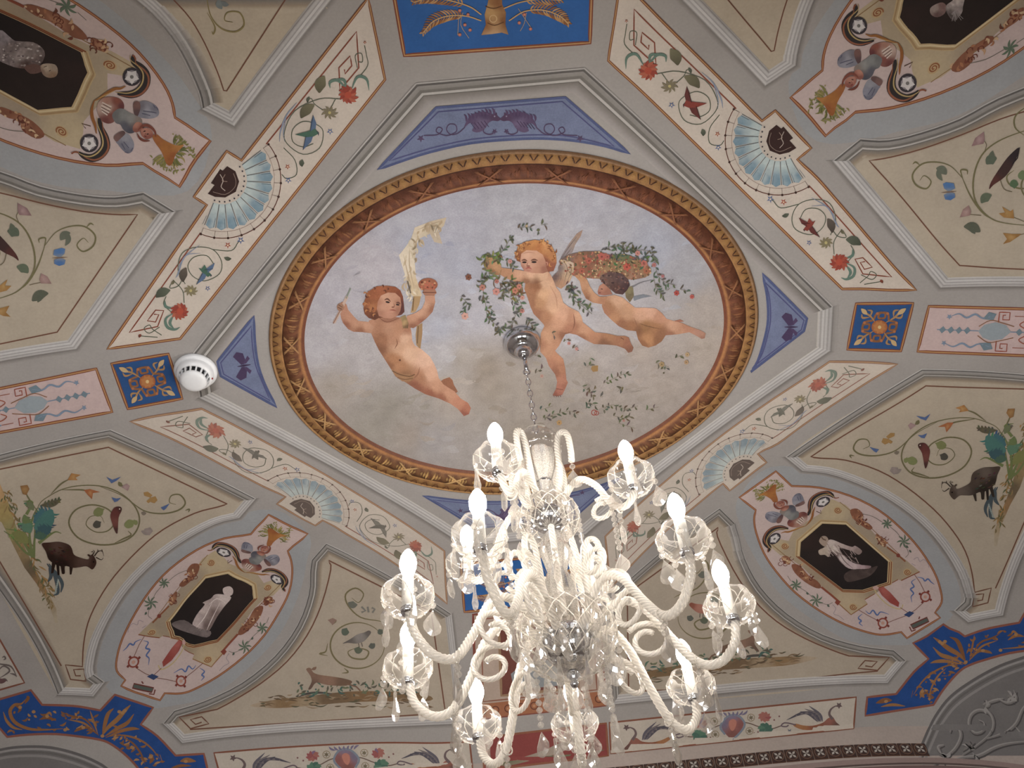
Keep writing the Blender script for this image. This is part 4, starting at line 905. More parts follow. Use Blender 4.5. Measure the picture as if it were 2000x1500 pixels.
        p.blob(T1('240,650 330,620 420,650 400,700 300,715'), (112, 78, 70), 7, 6); p.blob(T1('400,640 450,615 540,625 568,680 550,740 480,755 420,720'), None, 8, 4, smp(T1, [(450,660,186,166,140),(540,650,160,140,120),(520,730,146,112,84),(420,690,140,110,92)])); p.line(T1('430,650 460,640'), 1.2, (70, 50, 44), 9); p.line(T1('480,690 500,680'), 1.2, (80, 56, 48), 9)
        src = 'NW'
    else:
        p.blob(T2('1080,80 1130,40 1200,20 1240,60 1220,130 1150,165 1090,140'), None, 6, 4, smp(T2, [(1120,80,170,150,140),(1200,60,130,96,90),(1150,140,110,80,76)]), speck=.1); p.blob(T2('1230,60 1300,0 1330,-60 1420,-60 1400,60 1390,120 1320,200 1260,150'), None, 6, 5, smp(T2, [(1340,20,180,166,160),(1380,90,150,136,134),(1300,150,90,78,76)]), speck=.3)
        for k in range(14): a = T2('1320,100')[0]; b = a+np.array([R_.uniform(-8, 18), R_.uniform(5, 22)]); p.line([a, b], 1, (150, 140, 138), 7)
        src = 'NE'
    p.build('statue', root, src, Q, M_BROKEN)
    # winged half figure, basket and volutes over the neck
    p = Paint()
    p.blob(TA('745,660 770,655 800,680 860,708 900,705 860,750 840,800 815,800 790,740 755,690'), None, 6, 5, smp(TA, [(765,670,170,96,44),(820,720,176,104,40),(850,760,160,84,36),(870,715,190,120,52)]), speck=.08)
    for k in range(34):
        a = -1.05+3.1*k/33; q = TA('850,755')[0]; q = q+np.array([R_.uniform(-6, 6), R_.uniform(-6, 6)]); r = R_.uniform(22, 38); ang = math.radians(42)+ (a-.5)*1.25
        b = TA('830,735')[0]+r*np.array([math.cos(ang), math.sin(ang)])*1.12; a2 = TA('830,735')[0]+r*.55*np.array([math.cos(ang), math.sin(ang)])
        p.leaf(a2, b, 4, R_.choice([(126, 124, 58), (146, 136, 66), (104, 110, 56), (170, 150, 84)]), 5, R_.uniform(-.3, .3))
    for s_ in ['745,770 790,800 850,830 890,825', '850,655 890,690 930,730 945,770', '760,790 800,815 850,835', '870,670 915,710 940,760']:
        P_ = crom(TA(s_), 5)
        for q in P_: p.leaf(q, q+np.array([R_.uniform(-8, 8), R_.uniform(-8, 8)]), 3, R_.choice([(130, 128, 60), (150, 140, 72)]), 5)
    p.build('basket_of_grass', root, 'NW', Q)
    p = Paint()
    p.blob(TA('662,520 680,498 705,490 740,500 768,520 778,548 768,568 735,578 700,575 672,566'), None, 5, 4, smp(TA, [(690,520,118,112,122),(720,535,150,150,160),(755,530,120,118,134),(745,562,150,150,164),(700,560,130,130,144)]), speck=.05)
    p.blob(TA('652,505 668,492 684,500 686,530 672,566 656,552'), None, 6, 4, smp(TA, [(668,510,128,88,80),(668,550,96,70,72)]))
    for s_ in ['765,520 772,535', '750,512 760,525', '700,540 740,545 765,550', '695,552 735,562']: p.line(TA(s_), 1.4, (84, 84, 108), 7, 2)
    p.blob(TA('598,650 628,652 648,680 656,705 648,735 625,748 598,730 576,702 568,688'), None, 5, 4, smp(TA, [(615,670,150,150,160),(640,710,140,140,156),(600,710,120,120,136),(625,735,112,112,130)]), speck=.05)
    p.blob(TA('556,668 580,645 606,638 612,652 592,672 570,690'), None, 6, 4, smp(TA, [(575,665,128,92,86),(600,648,104,76,74)]))
    for s_ in ['640,735 650,720', '610,740 628,744', '605,690 630,720', '595,698 612,728']: p.line(TA(s_), 1.4, (84, 84, 108), 7, 2)
    build_each(p, 'wing', root, 'NW', Q)
    p = Paint()
    p.blob(TA('478,505 500,478 540,470 582,478 604,500 606,528 588,552 562,566 558,592 530,602 500,590 484,565 474,535'), None, 6, 4, smp(TA, [(500,520,196,166,150),(520,495,176,120,100),(570,490,146,74,58),(594,520,112,54,56),(540,560,140,72,62),(515,585,120,60,56),(560,540,150,90,76),(530,530,204,176,158)]), speck=.04)
    for s_ in ['500,498 545,520', '496,512 540,534', '494,526 534,548', '498,540 526,560']: p.line(TA(s_), 2.4, (222, 202, 186), 7)
    for s_ in ['505,506 542,527', '496,520 536,541', '498,534 528,554']: p.line(TA(s_), 1.2, (96, 62, 58), 8)
    p.blob(TA('548,560 572,532 600,528 630,545 662,560 690,575 696,598 680,622 655,645 628,648 604,632 588,606 566,598'), None, 7, 4, smp(TA, [(570,555,112,112,112),(600,560,134,136,134),(640,580,146,146,142),(610,610,92,92,104),(640,635,78,78,92),(675,590,140,124,114),(660,615,116,100,100)]), speck=.04)
    p.blob(TA('652,612 668,594 692,598 700,618 690,634 666,644 650,634'), None, 8, 4, smp(TA, [(665,605,196,128,106),(690,620,170,96,78),(665,635,150,84,70)]))
    p.blob(TA('690,632 706,622 728,624 745,638 748,658 736,672 714,676 696,664 688,648'), None, 9, 4, smp(TA, [(705,645,200,134,112),(725,640,188,120,98),(735,660,156,84,70),(715,668,150,80,66),(695,650,170,98,80)]))
    p.line(TA('676,634 690,618 712,608 738,618 758,640 762,664'), 6, (138, 70, 54), 10, 3, taper=2); p.line(TA('672,648 684,672 706,684 734,684'), 5, (126, 62, 48), 10, 3, taper=2)
    p.line(TA('702,640 712,636'), 1.8, (70, 40, 36), 11); p.line(TA('718,652 728,650'), 1.8, (70, 40, 36), 11); p.line(TA('706,660 716,664'), 1.8, (130, 50, 44), 11); p.line(TA('712,645 710,655'), 1.2, (140, 80, 66), 11)
    p.build('winged_figure', root, 'NW', Q)
    p = Paint()
    for s_, ring in [('650,272 652,300 690,330 712,365 708,410 680,445 640,460 600,458 575,455', '645,373'), ('485,575 492,620 512,670 515,715 490,752 450,770 410,760 385,742', '437,697')]:
        q = TA(s_); p.line(q, 19, (52, 46, 46), 5, 4, taper=2); p.line(q+np.array([5.5, 3.6]), 4, (156, 88, 58), 6, 4, taper=2); p.line(q-np.array([5, 3]), 3, (190, 160, 96), 6, 4, taper=2)
        r = TA(ring)[0]; p.disc(r, 18, 18, (62, 56, 62), 6, 20); p.disc(r, 13, 13, (150, 142, 146), 7, 16); p.star(r, 15, 5, (216, 210, 208), 8, .62, (120, 116, 112))
    p.line(TA('648,270 656,272 664,290'), 3, (150, 76, 46), 7, 3); p.line(TA('385,742 365,740 350,748'), 3, (150, 76, 46), 7, 3)
    p.line(TA('615,418 590,430 560,432 520,455 490,475 462,490'), 6, (164, 98, 40), 7, 4, taper=2); p.line(TA('462,488 450,530 452,570 466,610 472,650'), 6.5, (160, 92, 38), 7, 4, taper=2); p.line(TA('475,480 520,460 560,440'), 2, (206, 156, 84), 8, 3, taper=2)
    build_each(p, 'volute', root, 'NW', Q)
    p = Paint()
    for pts in (['1150,240 1185,232 1215,262 1205,290 1235,300 1260,325 1240,335 1200,310 1165,280'], ['1275,355 1310,375 1325,395 1320,420 1290,400'], ['815,468 840,462 860,480 855,505 835,500 820,485'], ['865,505 905,510 950,560 990,585 1010,615 985,620 930,590 880,545']):
        q = TH(pts[0]); m = q.mean(0)
        p.blob(q, None, 4, 5, [(*m, 188, 128, 90), *[(*v, 142, 82, 56) for v in q]], speck=.14)
        for k in range(16):
            a = m+(q[R_.randrange(len(q))]-m)*R_.uniform(.1, 1.05); p.leaf(a, a+np.array([R_.uniform(-8, 8), R_.uniform(-7, 7)]), 3.2, R_.choice([(206, 158, 112), (128, 62, 44), (112, 58, 42), (176, 110, 70), (214, 176, 130)]), 5, R_.uniform(-.5, .5))
        for k in range(4): a = m+np.array([R_.uniform(-12, 12), R_.uniform(-8, 8)]); p.line(a+np.array([[4*math.cos(t), 3.4*math.sin(t)] for t in np.linspace(0, 4.5, 8)]), 1.2, (120, 56, 40), 5)
    p.line(TH('1330,420 1380,455 1420,490'), 3, (150, 84, 50), 4); p.line(TH('1010,615 1060,655 1100,690'), 4, (150, 70, 46), 4); p.disc(TH('1385,460')[0], 4, None, (140, 60, 46), 5, 8); p.fill(TH('1085,675 1105,685 1090,705 1075,690'), (146, 62, 46), 5, 5)
    build_each(p, 'griffin_ornament', root, 'SE', Q)
    p = Paint()
    for s_, r in [('1330,305', 11), ('1412,392', 14), ('885,605', 12), ('985,680', 14)]:
        q = TH(s_)[0]
        for k in range(7):
            an = k*.9+.3; p.leaf(q, q+r*np.array([math.cos(an), math.sin(an)]), 3.4, (96, 116, 92), 4)
    for s_ in ['1200,255 1260,270 1310,300', '1345,320 1380,350 1400,380', '1420,410 1435,450 1420,470', '900,615 940,640 970,670', '1000,690 1040,700 1065,690', '860,585 845,560']: p.line(TH(s_), 1, (120, 112, 100), 4, 3)
    for s_ in ['1425,410', '1440,432', '938,638', '1040,698']: p.leaf(TH(s_)[0], TH(s_)[0]+np.array([4, 5]), 4, (84, 100, 84), 5)
    for s_ in ['1460,480 1480,470 1490,490 1510,480 1530,500 1535,520', '1065,700 1080,720 1070,745 1095,755 1120,775', '1450,500 1470,510']: p.line(TH(s_), 1, (150, 140, 150), 4, 4)
    build_each(p, 'leaf_star', root, 'SE', Q)
    p = Paint(); BL = (84, 112, 176)
    for s_ in ['1478,566 1505,572 1515,585 1530,575 1545,590 1562,602', '1470,575 1450,590 1462,612 1445,625 1460,645 1448,662 1452,690', '1225,730 1245,745 1262,728 1282,752 1300,736 1340,748', '1210,745 1190,765 1205,780 1195,790 1212,805']: p.line(TH(s_), 3, BL, 4, 4, taper=2)
    build_each(p, 'blue_ribbon', root, 'SE', Q)
    p = Paint()
    for s_ in ['1465,555 1490,590 1515,640', '1190,725 1240,755 1300,785', '1508,690 1470,725 1440,745', '1330,790 1380,770 1430,752', '1395,715 1415,728 1440,745']: p.line(TH(s_), 1.2, (130, 82, 66), 4)
    for s_ in ['1517,662', '1310,790']:
        q = TH(s_)[0]; p.ring(q, 9, 3, (156, 66, 52), 5, 14); p.disc(q, 3.5, None, (206, 150, 130), 5, 8)
        for k in range(4): a = k*math.pi/2+.5; p.disc(q+12*np.array([math.cos(a), math.sin(a)]), 3, None, (130, 52, 44), 6, 4)
    p.fill(TH('1412,750 1440,732 1464,740 1438,762'), (50, 70, 120), 5, 6)
    p.fill(TH('1445,798 1525,762 1534,782 1458,818'), (86, 96, 88), 5, 6); p.line(TH('1445,798 1525,762 1534,782 1458,818'), 2.6, (120, 52, 44), 6, closed=True); p.line(TH('1440,808 1450,830 1470,822'), 2.4, (126, 56, 46), 6); p.line(TH('1485,770 1490,758'), 2.4, (126, 56, 46), 6)
    build_each(p, 'hanging_pendant', root, 'SE', Q)
    p = Paint(); p.fill(TH('1285,622 1312,612 1345,640 1390,690 1386,712 1345,692 1305,655'), None, 5, 6, smp(TH, [(1310,635,196,96,84),(1370,690,166,64,56),(1300,640,150,60,56)])); p.line(TH('1270,628 1290,660 1340,705 1395,722 1408,700'), 2, (200, 176, 116), 4, 3); p.disc(TH('1275,618')[0], 6, 4, (206, 160, 150), 5, 8)
    p.build('red_shield', root, 'SE', Q)

# ================================================================== CREAM LANDSCAPE PANELS
CREAM = (186, 171, 148)
def cream_panel(line, mpath_px, src, dst, label, deco, fieldcol=CREAM, w=0.034, keys=()):
    root = empty('cream_panel', center3(line, src, dst), label, 'painted panel')
    INSIDE_COL[0] = fieldcol
    fpoly = mpath_px+0.0
    p = Paint(); p.fill(fpoly, fieldcol, 1, 14, speck=.025); p.build('field', root, src, dst)
    uv = mirror(bk(mpath_px), src, dst)
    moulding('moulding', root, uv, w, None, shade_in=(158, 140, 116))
    p = Paint(); p.line(line, 2.6, (122, 74, 54), 3, closed=False)
    for k in keys: p.line(k, 2.2, (128, 80, 58), 3)
    p.build('border_line', root, src, dst)
    deco(root, src, dst); return root
# --- side panels W/E on the near half (butterfly and bird)
sideN_line = np.vstack([PX('-90,380'), crom(TA('-160,915 0,940 200,990 400,1030 560,1046 672,1046'), 3), PX('112,648 -90,690')])
sideN_m = np.vstack([PX('-170,330'), crom(TA('-300,760 0,832 200,905 400,945 560,957 700,935'), 3), TA('705,937 858,1030'), PX('149,681 -170,742')])
def deco_sideN(root, src, dst):
    p = Paint(); V_ = (120, 112, 72)
    for s_ in ['2100,620 2000,638 1870,690 1790,760 1752,870 1762,980 1830,1060 1920,1090 2100,1105', '1700,870 1640,810 1570,790 1500,800 1455,850 1470,900 1520,920 1545,885 1512,856 1490,880', '1690,850 1740,960 1800,1040 1860,1075', '2060,900 1990,920 1930,900 1915,860 1950,830', '1700,870 1690,830 1720,830 1722,850', '2040,500 1960,560 1955,620 2000,660', '1455,800 1470,790 1490,805', '2100,840 2020,850 1985,900 2010,960 2100,975']:
        p.line(TC(s_), 3.4, V_, 4, 5, taper=2)
    p.build('vine', root, 'NE', dst)
    p = Paint()
    for a, b, w_, c in [('1865,770', '1815,800', 20, (92, 104, 84)), ('1620,850', '1570,820', 16, (104, 110, 92)), ('1840,950', '1790,990', 18, (96, 108, 84)), ('1785,1130', '1705,1105', 20, (92, 96, 78)), ('1970,900', '1930,905', 18, (84, 112, 76)), ('1745,1085', '1760,1140', 12, (90, 96, 78)), ('1580,820', '1600,880', 10, (104, 110, 92)), ('1845,735', '1850,790', 12, (96, 104, 84)), ('1990,830', '2010,870', 22, (110, 130, 84))]:
        p.leaf(TC(a)[0], TC(b)[0], w_, c, 5, .15)
    build_each(p, 'leaf', root, 'NE', dst)
    p = Paint()
    for pts, c, cc in [('1800,700 1742,712 1760,672 1802,640 1806,680', (150, 112, 112), (176, 142, 138)), ('1735,1050 1684,1060 1700,1020 1728,1000 1740,1030', (156, 118, 112), (182, 146, 138)), ('1950,1065 1900,1060 1875,1040 1905,1035 1890,1005 1930,1030 1945,1020', (170, 118, 54), (190, 150, 84)), ('1975,1150 1930,1180 1895,1190 1915,1165 1895,1135 1940,1140 1985,1140', (160, 110, 50), (190, 146, 80))]:
        q = TC(pts); p.fill(q, None, 6, 5, [(*q.mean(0), *cc), *[(*v, *c) for v in q]], speck=.08)
    for s_ in ['1800,680 1815,705 1805,740', '1735,1045 1790,1050', '1950,1060 2000,1080', '1980,1145 2030,1130']: p.line(TC(s_), 1.4, (120, 104, 76), 5, 3)
    build_each(p, 'flower', root, 'NE', dst)
    p = Paint()
    for s_ in ['1630,935 1608,918 1602,895 1618,888 1655,893 1662,918', '1630,935 1606,950 1614,972 1640,976 1662,962 1660,942']: p.fill(TC(s_), None, 6, 4, [(*TC('1630,905')[0], 70, 120, 186), (*TC('1635,960')[0], 64, 112, 180), (*TC('1630,935')[0], 130, 140, 150)])
    p.line(TC('1595,938 1668,932'), 2.4, (130, 96, 76), 7, taper=2); build_each(p, 'butterfly', root, 'NE', dst)
    p = Paint(); q = TC('1975,718 1952,790 1908,858 1850,900 1828,922 1838,884 1884,812 1928,755')
    p.blob(q, None, 7, 5, smp(TC, [(1960,740,50,40,42),(1900,830,70,46,44),(1850,890,96,50,44),(1835,910,84,40,36)])); p.line(TC('1975,718 1965,770 1940,800'), 2, (40, 34, 36), 8); p.line(TC('1880,870 1900,920 1940,935'), 1.4, (110, 96, 66), 6, 3); p.build('bird', root, 'NE', dst)
cream_panel(sideN_line, sideN_m, 'NW', 'NW', 'cream panel with blue butterfly and scrolling vine, on the same side as the smoke detector', deco_sideN, w=0.031)
cream_panel(sideN_line, sideN_m, 'NW', 'NE', 'cream panel with dark bird and blue butterfly, opposite side from the smoke detector', deco_sideN, w=0.031)
# --- side panels on the far half (deer)
sideS_line = np.vstack([PX('120,1296'), PX('-95,935 212,873 444,984'), crom(TG('1110,210 1060,225 950,255 800,332 680,430 560,560 480,680 430,790 408,900 403,1003'), 3)[1:], TG('320,995 345,1066 420,1074 410,1015 360,1018 370,1048 395,1048')])
sideS_line = np.vstack([TG('300,1000'), sideS_line[1:]])
sideS_m = np.vstack([TG('280,1141 0,638'), PX('-165,930 0,886 216,838 500,973'), TG('1168,278'), crom(TG('1168,278 1050,308 900,388 760,490 640,610 550,740 482,880 455,1000 460,1040'), 3)[1:-1], TG('460,1040 512,1078 455,1149')])
def deco_sideS(root, src, dst):
    p = Paint(); V_ = (116, 108, 70)
    for s_ in ['165,470 180,240 250,165 350,125 480,120 580,152 655,215 682,290 650,362 570,402 470,406 380,372 337,302 370,238 450,213 530,236 562,290 530,338 470,346 422,312 440,272 490,268 510,300', '480,120 600,170 700,240 790,256 870,240 905,205 880,165 838,168 828,200 860,212', '180,240 140,180 125,150', '250,160 300,110 345,85', '300,140 400,140 430,150', '905,240 925,235 920,250', '560,400 600,380 640,360 625,340']: p.line(TG(s_), 3.2, V_, 4, 5, taper=2)
    p.build('vine', root, 'SW', dst)
    p = Paint()
    for pts, c, cc in [('330,92 350,58 395,66 370,80 380,92', (176, 112, 50), (196, 150, 84)), ('410,140 440,135 490,150 455,155 450,185 430,165', (176, 92, 46), (200, 140, 80)), ('100,120 135,115 145,135 130,165 112,160', (150, 100, 50), (176, 130, 70)), ('595,125 620,108 635,120 625,145', (160, 124, 124), (180, 150, 146)), ('705,330 735,322 748,340 730,362 708,350', (150, 134, 128), (166, 150, 142))]:
        q = TG(pts); p.fill(q, None, 6, 5, [(*q.mean(0), *cc), *[(*v, *c) for v in q]], speck=.08)
    for pts in ['520,75 550,90 592,75 570,95 545,108', '545,175 570,182 592,178 575,195 560,200', '785,225 810,215 830,205 812,230 800,240']: p.fill(TG(pts), (78, 104, 160), 6, 5)
    build_each(p, 'flower', root, 'SW', dst)
    p = Paint()
    for s_ in ['735,178 705,168 702,152 722,148 745,165', '735,178 760,170 770,190 755,205 738,200', '735,178 715,195 725,205 740,195']: p.fill(TG(s_), (172, 128, 66), 6, 5)
    build_each(p, 'butterfly', root, 'SW', dst)
    p = Paint()
    for a, b, w_, c in [('480,225', '500,262', 24, (124, 130, 74)), ('630,285', '650,318', 24, (128, 136, 78)), ('650,300', '670,290', 12, (128, 136, 78)), ('470,290', '490,320', 18, (80, 76, 66)), ('690,340', '740,345', 10, (150, 136, 128)), ('690,250', '715,252', 8, (130, 116, 100)), ('580,100', '600,120', 8, V_)]: p.leaf(TG(a)[0], TG(b)[0], w_, c, 5, .15)
    build_each(p, 'leaf', root, 'SW', dst)
    p = Paint(); p.blob(TG('540,262 560,225 590,222 595,240 580,275 575,350 562,340 548,300'), None, 7, 5, smp(TG, [(570,250,110,50,44),(565,300,126,66,56),(572,335,80,44,40),(590,230,70,40,36)])); p.disc(TG('585,232')[0], 1.4, None, (220, 200, 180), 8, 6); p.build('bird', root, 'SW', dst)
    p = Paint()   # ground and plant
    p.fill(TG('-150,60 0,110 40,200 80,320 130,440 190,560 235,640 275,720 283,790 270,790 240,700 180,600 120,520 60,400 10,300 -150,200'), None, 3, 7, smp(TG, [(0,150,196,152,96),(30,250,170,146,80),(60,330,150,140,84),(110,450,150,124,80),(160,520,110,92,66),(200,590,150,112,70),(250,680,170,146,108),(278,780,180,164,136),(-100,120,186,150,100)]), 1.6, speck=.1)
    for _ in range(110):
        t = R_.random(); a = TG('%f,%f' % (10+t*250+R_.uniform(-18, 18), 110+t*590+R_.uniform(-26, 26)))[0]; p.leaf(a, a+np.array([R_.uniform(-8, 16), R_.uniform(4, 16)]), 3, R_.choice([(124, 104, 60), (150, 120, 70), (96, 104, 64), (176, 128, 66)]), 4, R_.uniform(-.3, .3))
    p.build('ground', root, 'SW', dst)
    p = Paint()
    for s_ in ['160,470 145,360 160,280 180,230', '165,470 170,380 180,300', '150,450 120,400 95,345 30,330', '160,460 120,440 60,370 20,340', '190,400 230,370 270,345 300,352', '130,260 160,200 115,195']: p.line(TG(s_), 6, (110, 124, 66), 5, 4, taper=1)
    for a, b, w_, c in [('170,330', '255,235', 34, (66, 120, 112)), ('175,350', '245,290', 30, (54, 92, 100)), ('150,350', '110,300', 22, (86, 130, 100)), ('165,300', '215,232', 20, (60, 110, 120)), ('170,370', '230,330', 22, (70, 104, 84)), ('120,260', '150,320', 16, (104, 124, 70)), ('140,400', '60,350', 22, (126, 130, 66)), ('165,240', '130,200', 12, (110, 120, 80)), ('200,215', '300,185', 12, (96, 90, 66))]:
        a, b = TG(a)[0], TG(b)[0]; p.leaf(a, b, w_, c, 6, .1)
        for k in range(5):
            q = a+(b-a)*(k+1)/6; d = (b-a)/np.hypot(*(b-a)); nn_ = np.array([-d[1], d[0]])
            for s in (-1, 1): p.leaf(q, q+(d*.7+s*nn_)*w_*.5, 4, tuple(v*R_.uniform(.75, 1.15) for v in c), 6)
    for s_ in ['230,500 260,540 275,580 285,640 262,655', '240,500 285,560 305,600 298,640', '240,520 250,560 235,590']: p.line(TG(s_), 7, (70, 84, 92), 5, 4, taper=2)
    for k in range(8): a = TG('%f,%f' % (285-k*2, 580+k*9))[0]; p.disc(a, 2, None, (150, 166, 160), 6, 6)
    p.build('acanthus_plant', root, 'SW', dst)
    p = Paint(); DK = (92, 56, 42) if dst == 'SW' else (112, 92, 78)
    L2 = tuple(v+34 for v in DK)
    q = TG('205,402 245,396 290,392 335,405 352,425 362,455 395,470 432,478 438,462 452,455 464,470 472,492 466,512 452,528 438,520 420,512 395,516 365,520 345,516 318,512 318,545 306,548 300,515 275,505 240,480 225,440')
    p.blob(q, None, 7, 5, [(*TG('280,420')[0], *L2), (*TG('330,450')[0], *DK), (*TG('250,470')[0], *tuple(v*.7 for v in DK)), (*TG('420,490')[0], *L2), (*TG('460,500')[0], *DK), (*TG('300,500')[0], *tuple(v*.6 for v in DK)), (*TG('220,410')[0], *DK)], speck=.06)
    p.fill(TG('295,500 318,505 316,548 304,550'), tuple(v*.7 for v in DK), 7, 5); p.fill(TG('255,490 272,500 262,545 250,548'), tuple(v*.7 for v in DK), 6, 5)
    for s_ in ['452,458 462,440 455,432', '462,462 480,440 500,438 508,462', '470,468 495,480 506,470', '480,440 478,428', '500,440 498,428', '455,440 445,442']: p.line(TG(s_), 2.2, tuple(v*.8 for v in DK), 8, 3, taper=1)
    p.fill(TG('340,500 358,512 350,552 342,553'), tuple(v*.75 for v in DK), 6, 5); p.fill(TG('275,495 290,505 292,556 282,556'), tuple(v*.6 for v in DK), 6, 5); p.leaf(TG('440,465')[0], TG('428,455')[0], 4, DK, 8)
    for k in range(18):
        a = TG('%f,%f' % (R_.uniform(230, 330), R_.uniform(415, 490)))[0]; p.leaf(a, a+np.array([R_.uniform(4, 10), R_.uniform(-1, 4)]), 2.4, tuple(v*R_.uniform(.6, 1.25) for v in DK), 8); p.disc(TG('458,490')[0], 1.6, None, (30, 22, 20), 9, 6); p.build('deer', root, 'SW', dst)
cream_panel(sideS_line, sideS_m, 'SW', 'SW', 'cream panel with brown deer and teal acanthus plant below the smoke detector', deco_sideS, w=0.027)
cream_panel(sideS_line, sideS_m, 'SW', 'SE', 'cream panel with grey deer and vine, beside the walking woman medallion', deco_sideS, w=0.027)
# --- far panels with hunting scene, and their near mirror pieces
farS_line = np.vstack([TG('1020,1282 965,1300 925,1308'), PX('372,1424 870,1392 842,1194 642,1094'), crom(TG('1605,490 1615,530 1570,700 1500,850 1400,980 1270,1088 1130,1175 1060,1212'), 3)[1:], TG('875,1250 930,1306 1020,1282 985,1248 930,1262 955,1285 985,1275')])
farS_line = np.vstack([TG('930,1308'), farS_line[3:]])
farS_m = np.vstack([TG('890,1376 795,1281'), crom(TG('850,1216 1000,1168 1180,1080 1340,950 1450,800 1505,650 1512,540 1520,482'), 3), TG('1592,400'), PX('882,1198 905,1412')])
def deco_farS(root, src, dst):
    p = Paint(); V_ = (124, 112, 74)
    cx, cy = 1745, 900
    circ = ' '.join('%f,%f' % (cx+132*math.cos(a), cy+112*math.sin(a)) for a in np.linspace(-.3, 5.9, 22))
    for s_ in ['1880,790 1850,780 1760,762 1700,705 1688,650 1735,620 1775,648 1752,690 1718,668', circ, '1745,910 1700,930 1720,960 1780,965 1800,930 1760,915 1740,935', '1620,800 1640,780 1615,770', '1600,890 1590,930 1560,940 1600,950', '1680,1010 1700,1030 1670,1035']: p.line(TG(s_), 3.2, V_, 4, 4, taper=2)
    p.build('vine', root, 'SW', dst)
    p = Paint()
    for a, b, w_, c in [('1700,690', '1745,700', 14, (110, 112, 100)), ('1670,820', '1705,835', 16, (92, 104, 88)), ('1730,915', '1770,920', 14, (96, 104, 84)), ('1800,905', '1830,890', 12, (96, 100, 90)), ('1850,820', '1870,840', 12, (96, 104, 90))]: p.leaf(TG(a)[0], TG(b)[0], w_, c, 5, .15)
    p.fill(TG('1600,775 1625,765 1645,775 1625,800'), (150, 118, 104), 5, 5)
    for s_ in ['1765,710 1785,730 1765,738', '1795,710 1800,738', '1815,715 1830,722 1818,740']: p.line(TG(s_), 4, (130, 126, 118), 5)
    build_each(p, 'leaf', root, 'SW', dst)
    p = Paint(); bc = (106, 98, 92) if dst == 'SW' else (150, 80, 60)
    p.blob(TG('1672,890 1710,868 1745,845 1780,835 1800,826 1812,835 1800,855 1775,880 1740,890 1700,886'), None, 6, 5, [(*TG('1760,855')[0], *tuple(min(255, v+40) for v in bc)), (*TG('1700,880')[0], *bc), (*TG('1800,835')[0], *bc)]); p.line(TG('1750,888 1755,908'), 1.4, (90, 76, 66), 6); p.line(TG('1765,885 1770,905'), 1.4, (90, 76, 66), 6); p.build('bird', root, 'SW', dst)
    p = Paint(); p.blob(TG('1495,1015 1515,1008 1530,1030 1560,1042 1620,1050 1680,1060 1720,1075 1690,1095 1600,1092 1545,1080 1520,1110 1505,1112 1522,1075 1515,1045'), None, 7, 5, smp(TG, [(1520,1030,140,104,84),(1600,1070,150,112,90),(1680,1080,120,90,70),(1510,1100,110,84,70)])); p.leaf(TG('1520,1015')[0], TG('1545,1002')[0], 6, (140, 104, 84), 8); p.line(TG('1690,1085 1740,1100 1760,1120'), 3, (130, 96, 76), 7); p.build('hare', root, 'SW', dst)
    p = Paint()
    p.fill(crom(TG('1220,1195 1320,1168 1480,1150 1700,1125 1900,1125 2080,1140 2100,1170 1900,1172 1700,1178 1500,1196 1350,1206'), 3, True), None, 3, 8, smp(TG, [(1230,1195,182,160,132),(1400,1175,150,116,76),(1600,1150,120,94,66),(1800,1145,140,104,66),(2000,1155,130,100,66),(1500,1195,170,146,112)]), speck=.08)
    for _ in range(70):
        a = TG('%f,%f' % (R_.uniform(1440, 2080), R_.uniform(1090, 1150)))[0]; p.leaf(a, a+np.array([R_.uniform(-16, 16), R_.uniform(-12, 3)]), 4, R_.choice([(84, 116, 96), (110, 116, 84), (96, 92, 76), (70, 104, 96)]), 6, R_.uniform(-.3, .3))
    for _ in range(90):
        a = TG('%f,%f' % (R_.uniform(1260, 2080), R_.uniform(1135, 1200)))[0]; p.leaf(a, a+np.array([R_.uniform(8, 26), R_.uniform(-3, 3)]), 2.6, R_.choice([(104, 82, 58), (132, 104, 72), (92, 88, 64), (158, 132, 100)]), 5, R_.uniform(-.2, .2))
    p.line(TG('1460,1150 1500,1135 1560,1130 1620,1135'), 5, (84, 78, 72), 5, 3, taper=2); p.build('ground', root, 'SW', dst)
cream_panel(farS_line, farS_m, 'SW', 'SW', 'cream panel with running hare and grey bird, between leaning statue medallion and chandelier', deco_farS, (182, 167, 146), w=0.023)
cream_panel(farS_line, farS_m, 'SW', 'SE', 'cream panel with red bird on a scroll, partly behind the chandelier arms', deco_farS, (182, 167, 146), w=0.023)
nearN_line = np.vstack([TA('1430,-60 1107,443'), TA('1092,440'), crom(TA('1090,432 1062,350 1000,210 930,90 850,0 790,-60'), 3)])
nearN_m = np.vstack([TA('1143,613'), TA('985,530'), crom(TA('985,530 965,440 900,290 830,170 740,60 660,-10 600,-60'), 3)[1:], TA('1660,-60')])
def deco_nearN(root, src, dst):
    p = Paint()
    for s_ in ['1005,-60 1012,0 1032,80 1082,138 1150,154 1192,120 1172,62 1112,60 1098,98 1138,108', '1012,60 1050,130 1042,165 1035,150']: p.line(TA(s_), 3.2, (138, 122, 70), 4, 5, taper=2)
    p.build('vine', root, 'NW', dst)
    p = Paint(); p.leaf(TA('1070,-5')[0], TA('1085,42')[0], 14, (120, 130, 128), 5); p.leaf(TA('1080,5')[0], TA('1118,22')[0], 10, (112, 120, 120), 5); build_each(p, 'leaf', root, 'NW', dst)
cream_panel(nearN_line, nearN_m, 'NW', 'NW', 'pointed cream panel with a curling tendril, at the top edge on the detector side', deco_nearN, (188, 172, 147), w=0.030)
cream_panel(nearN_line, nearN_m, 'NW', 'NE', 'pointed plain cream panel at the top edge between red-bird band and medallion', deco_nearN, (188, 172, 147), w=0.030)
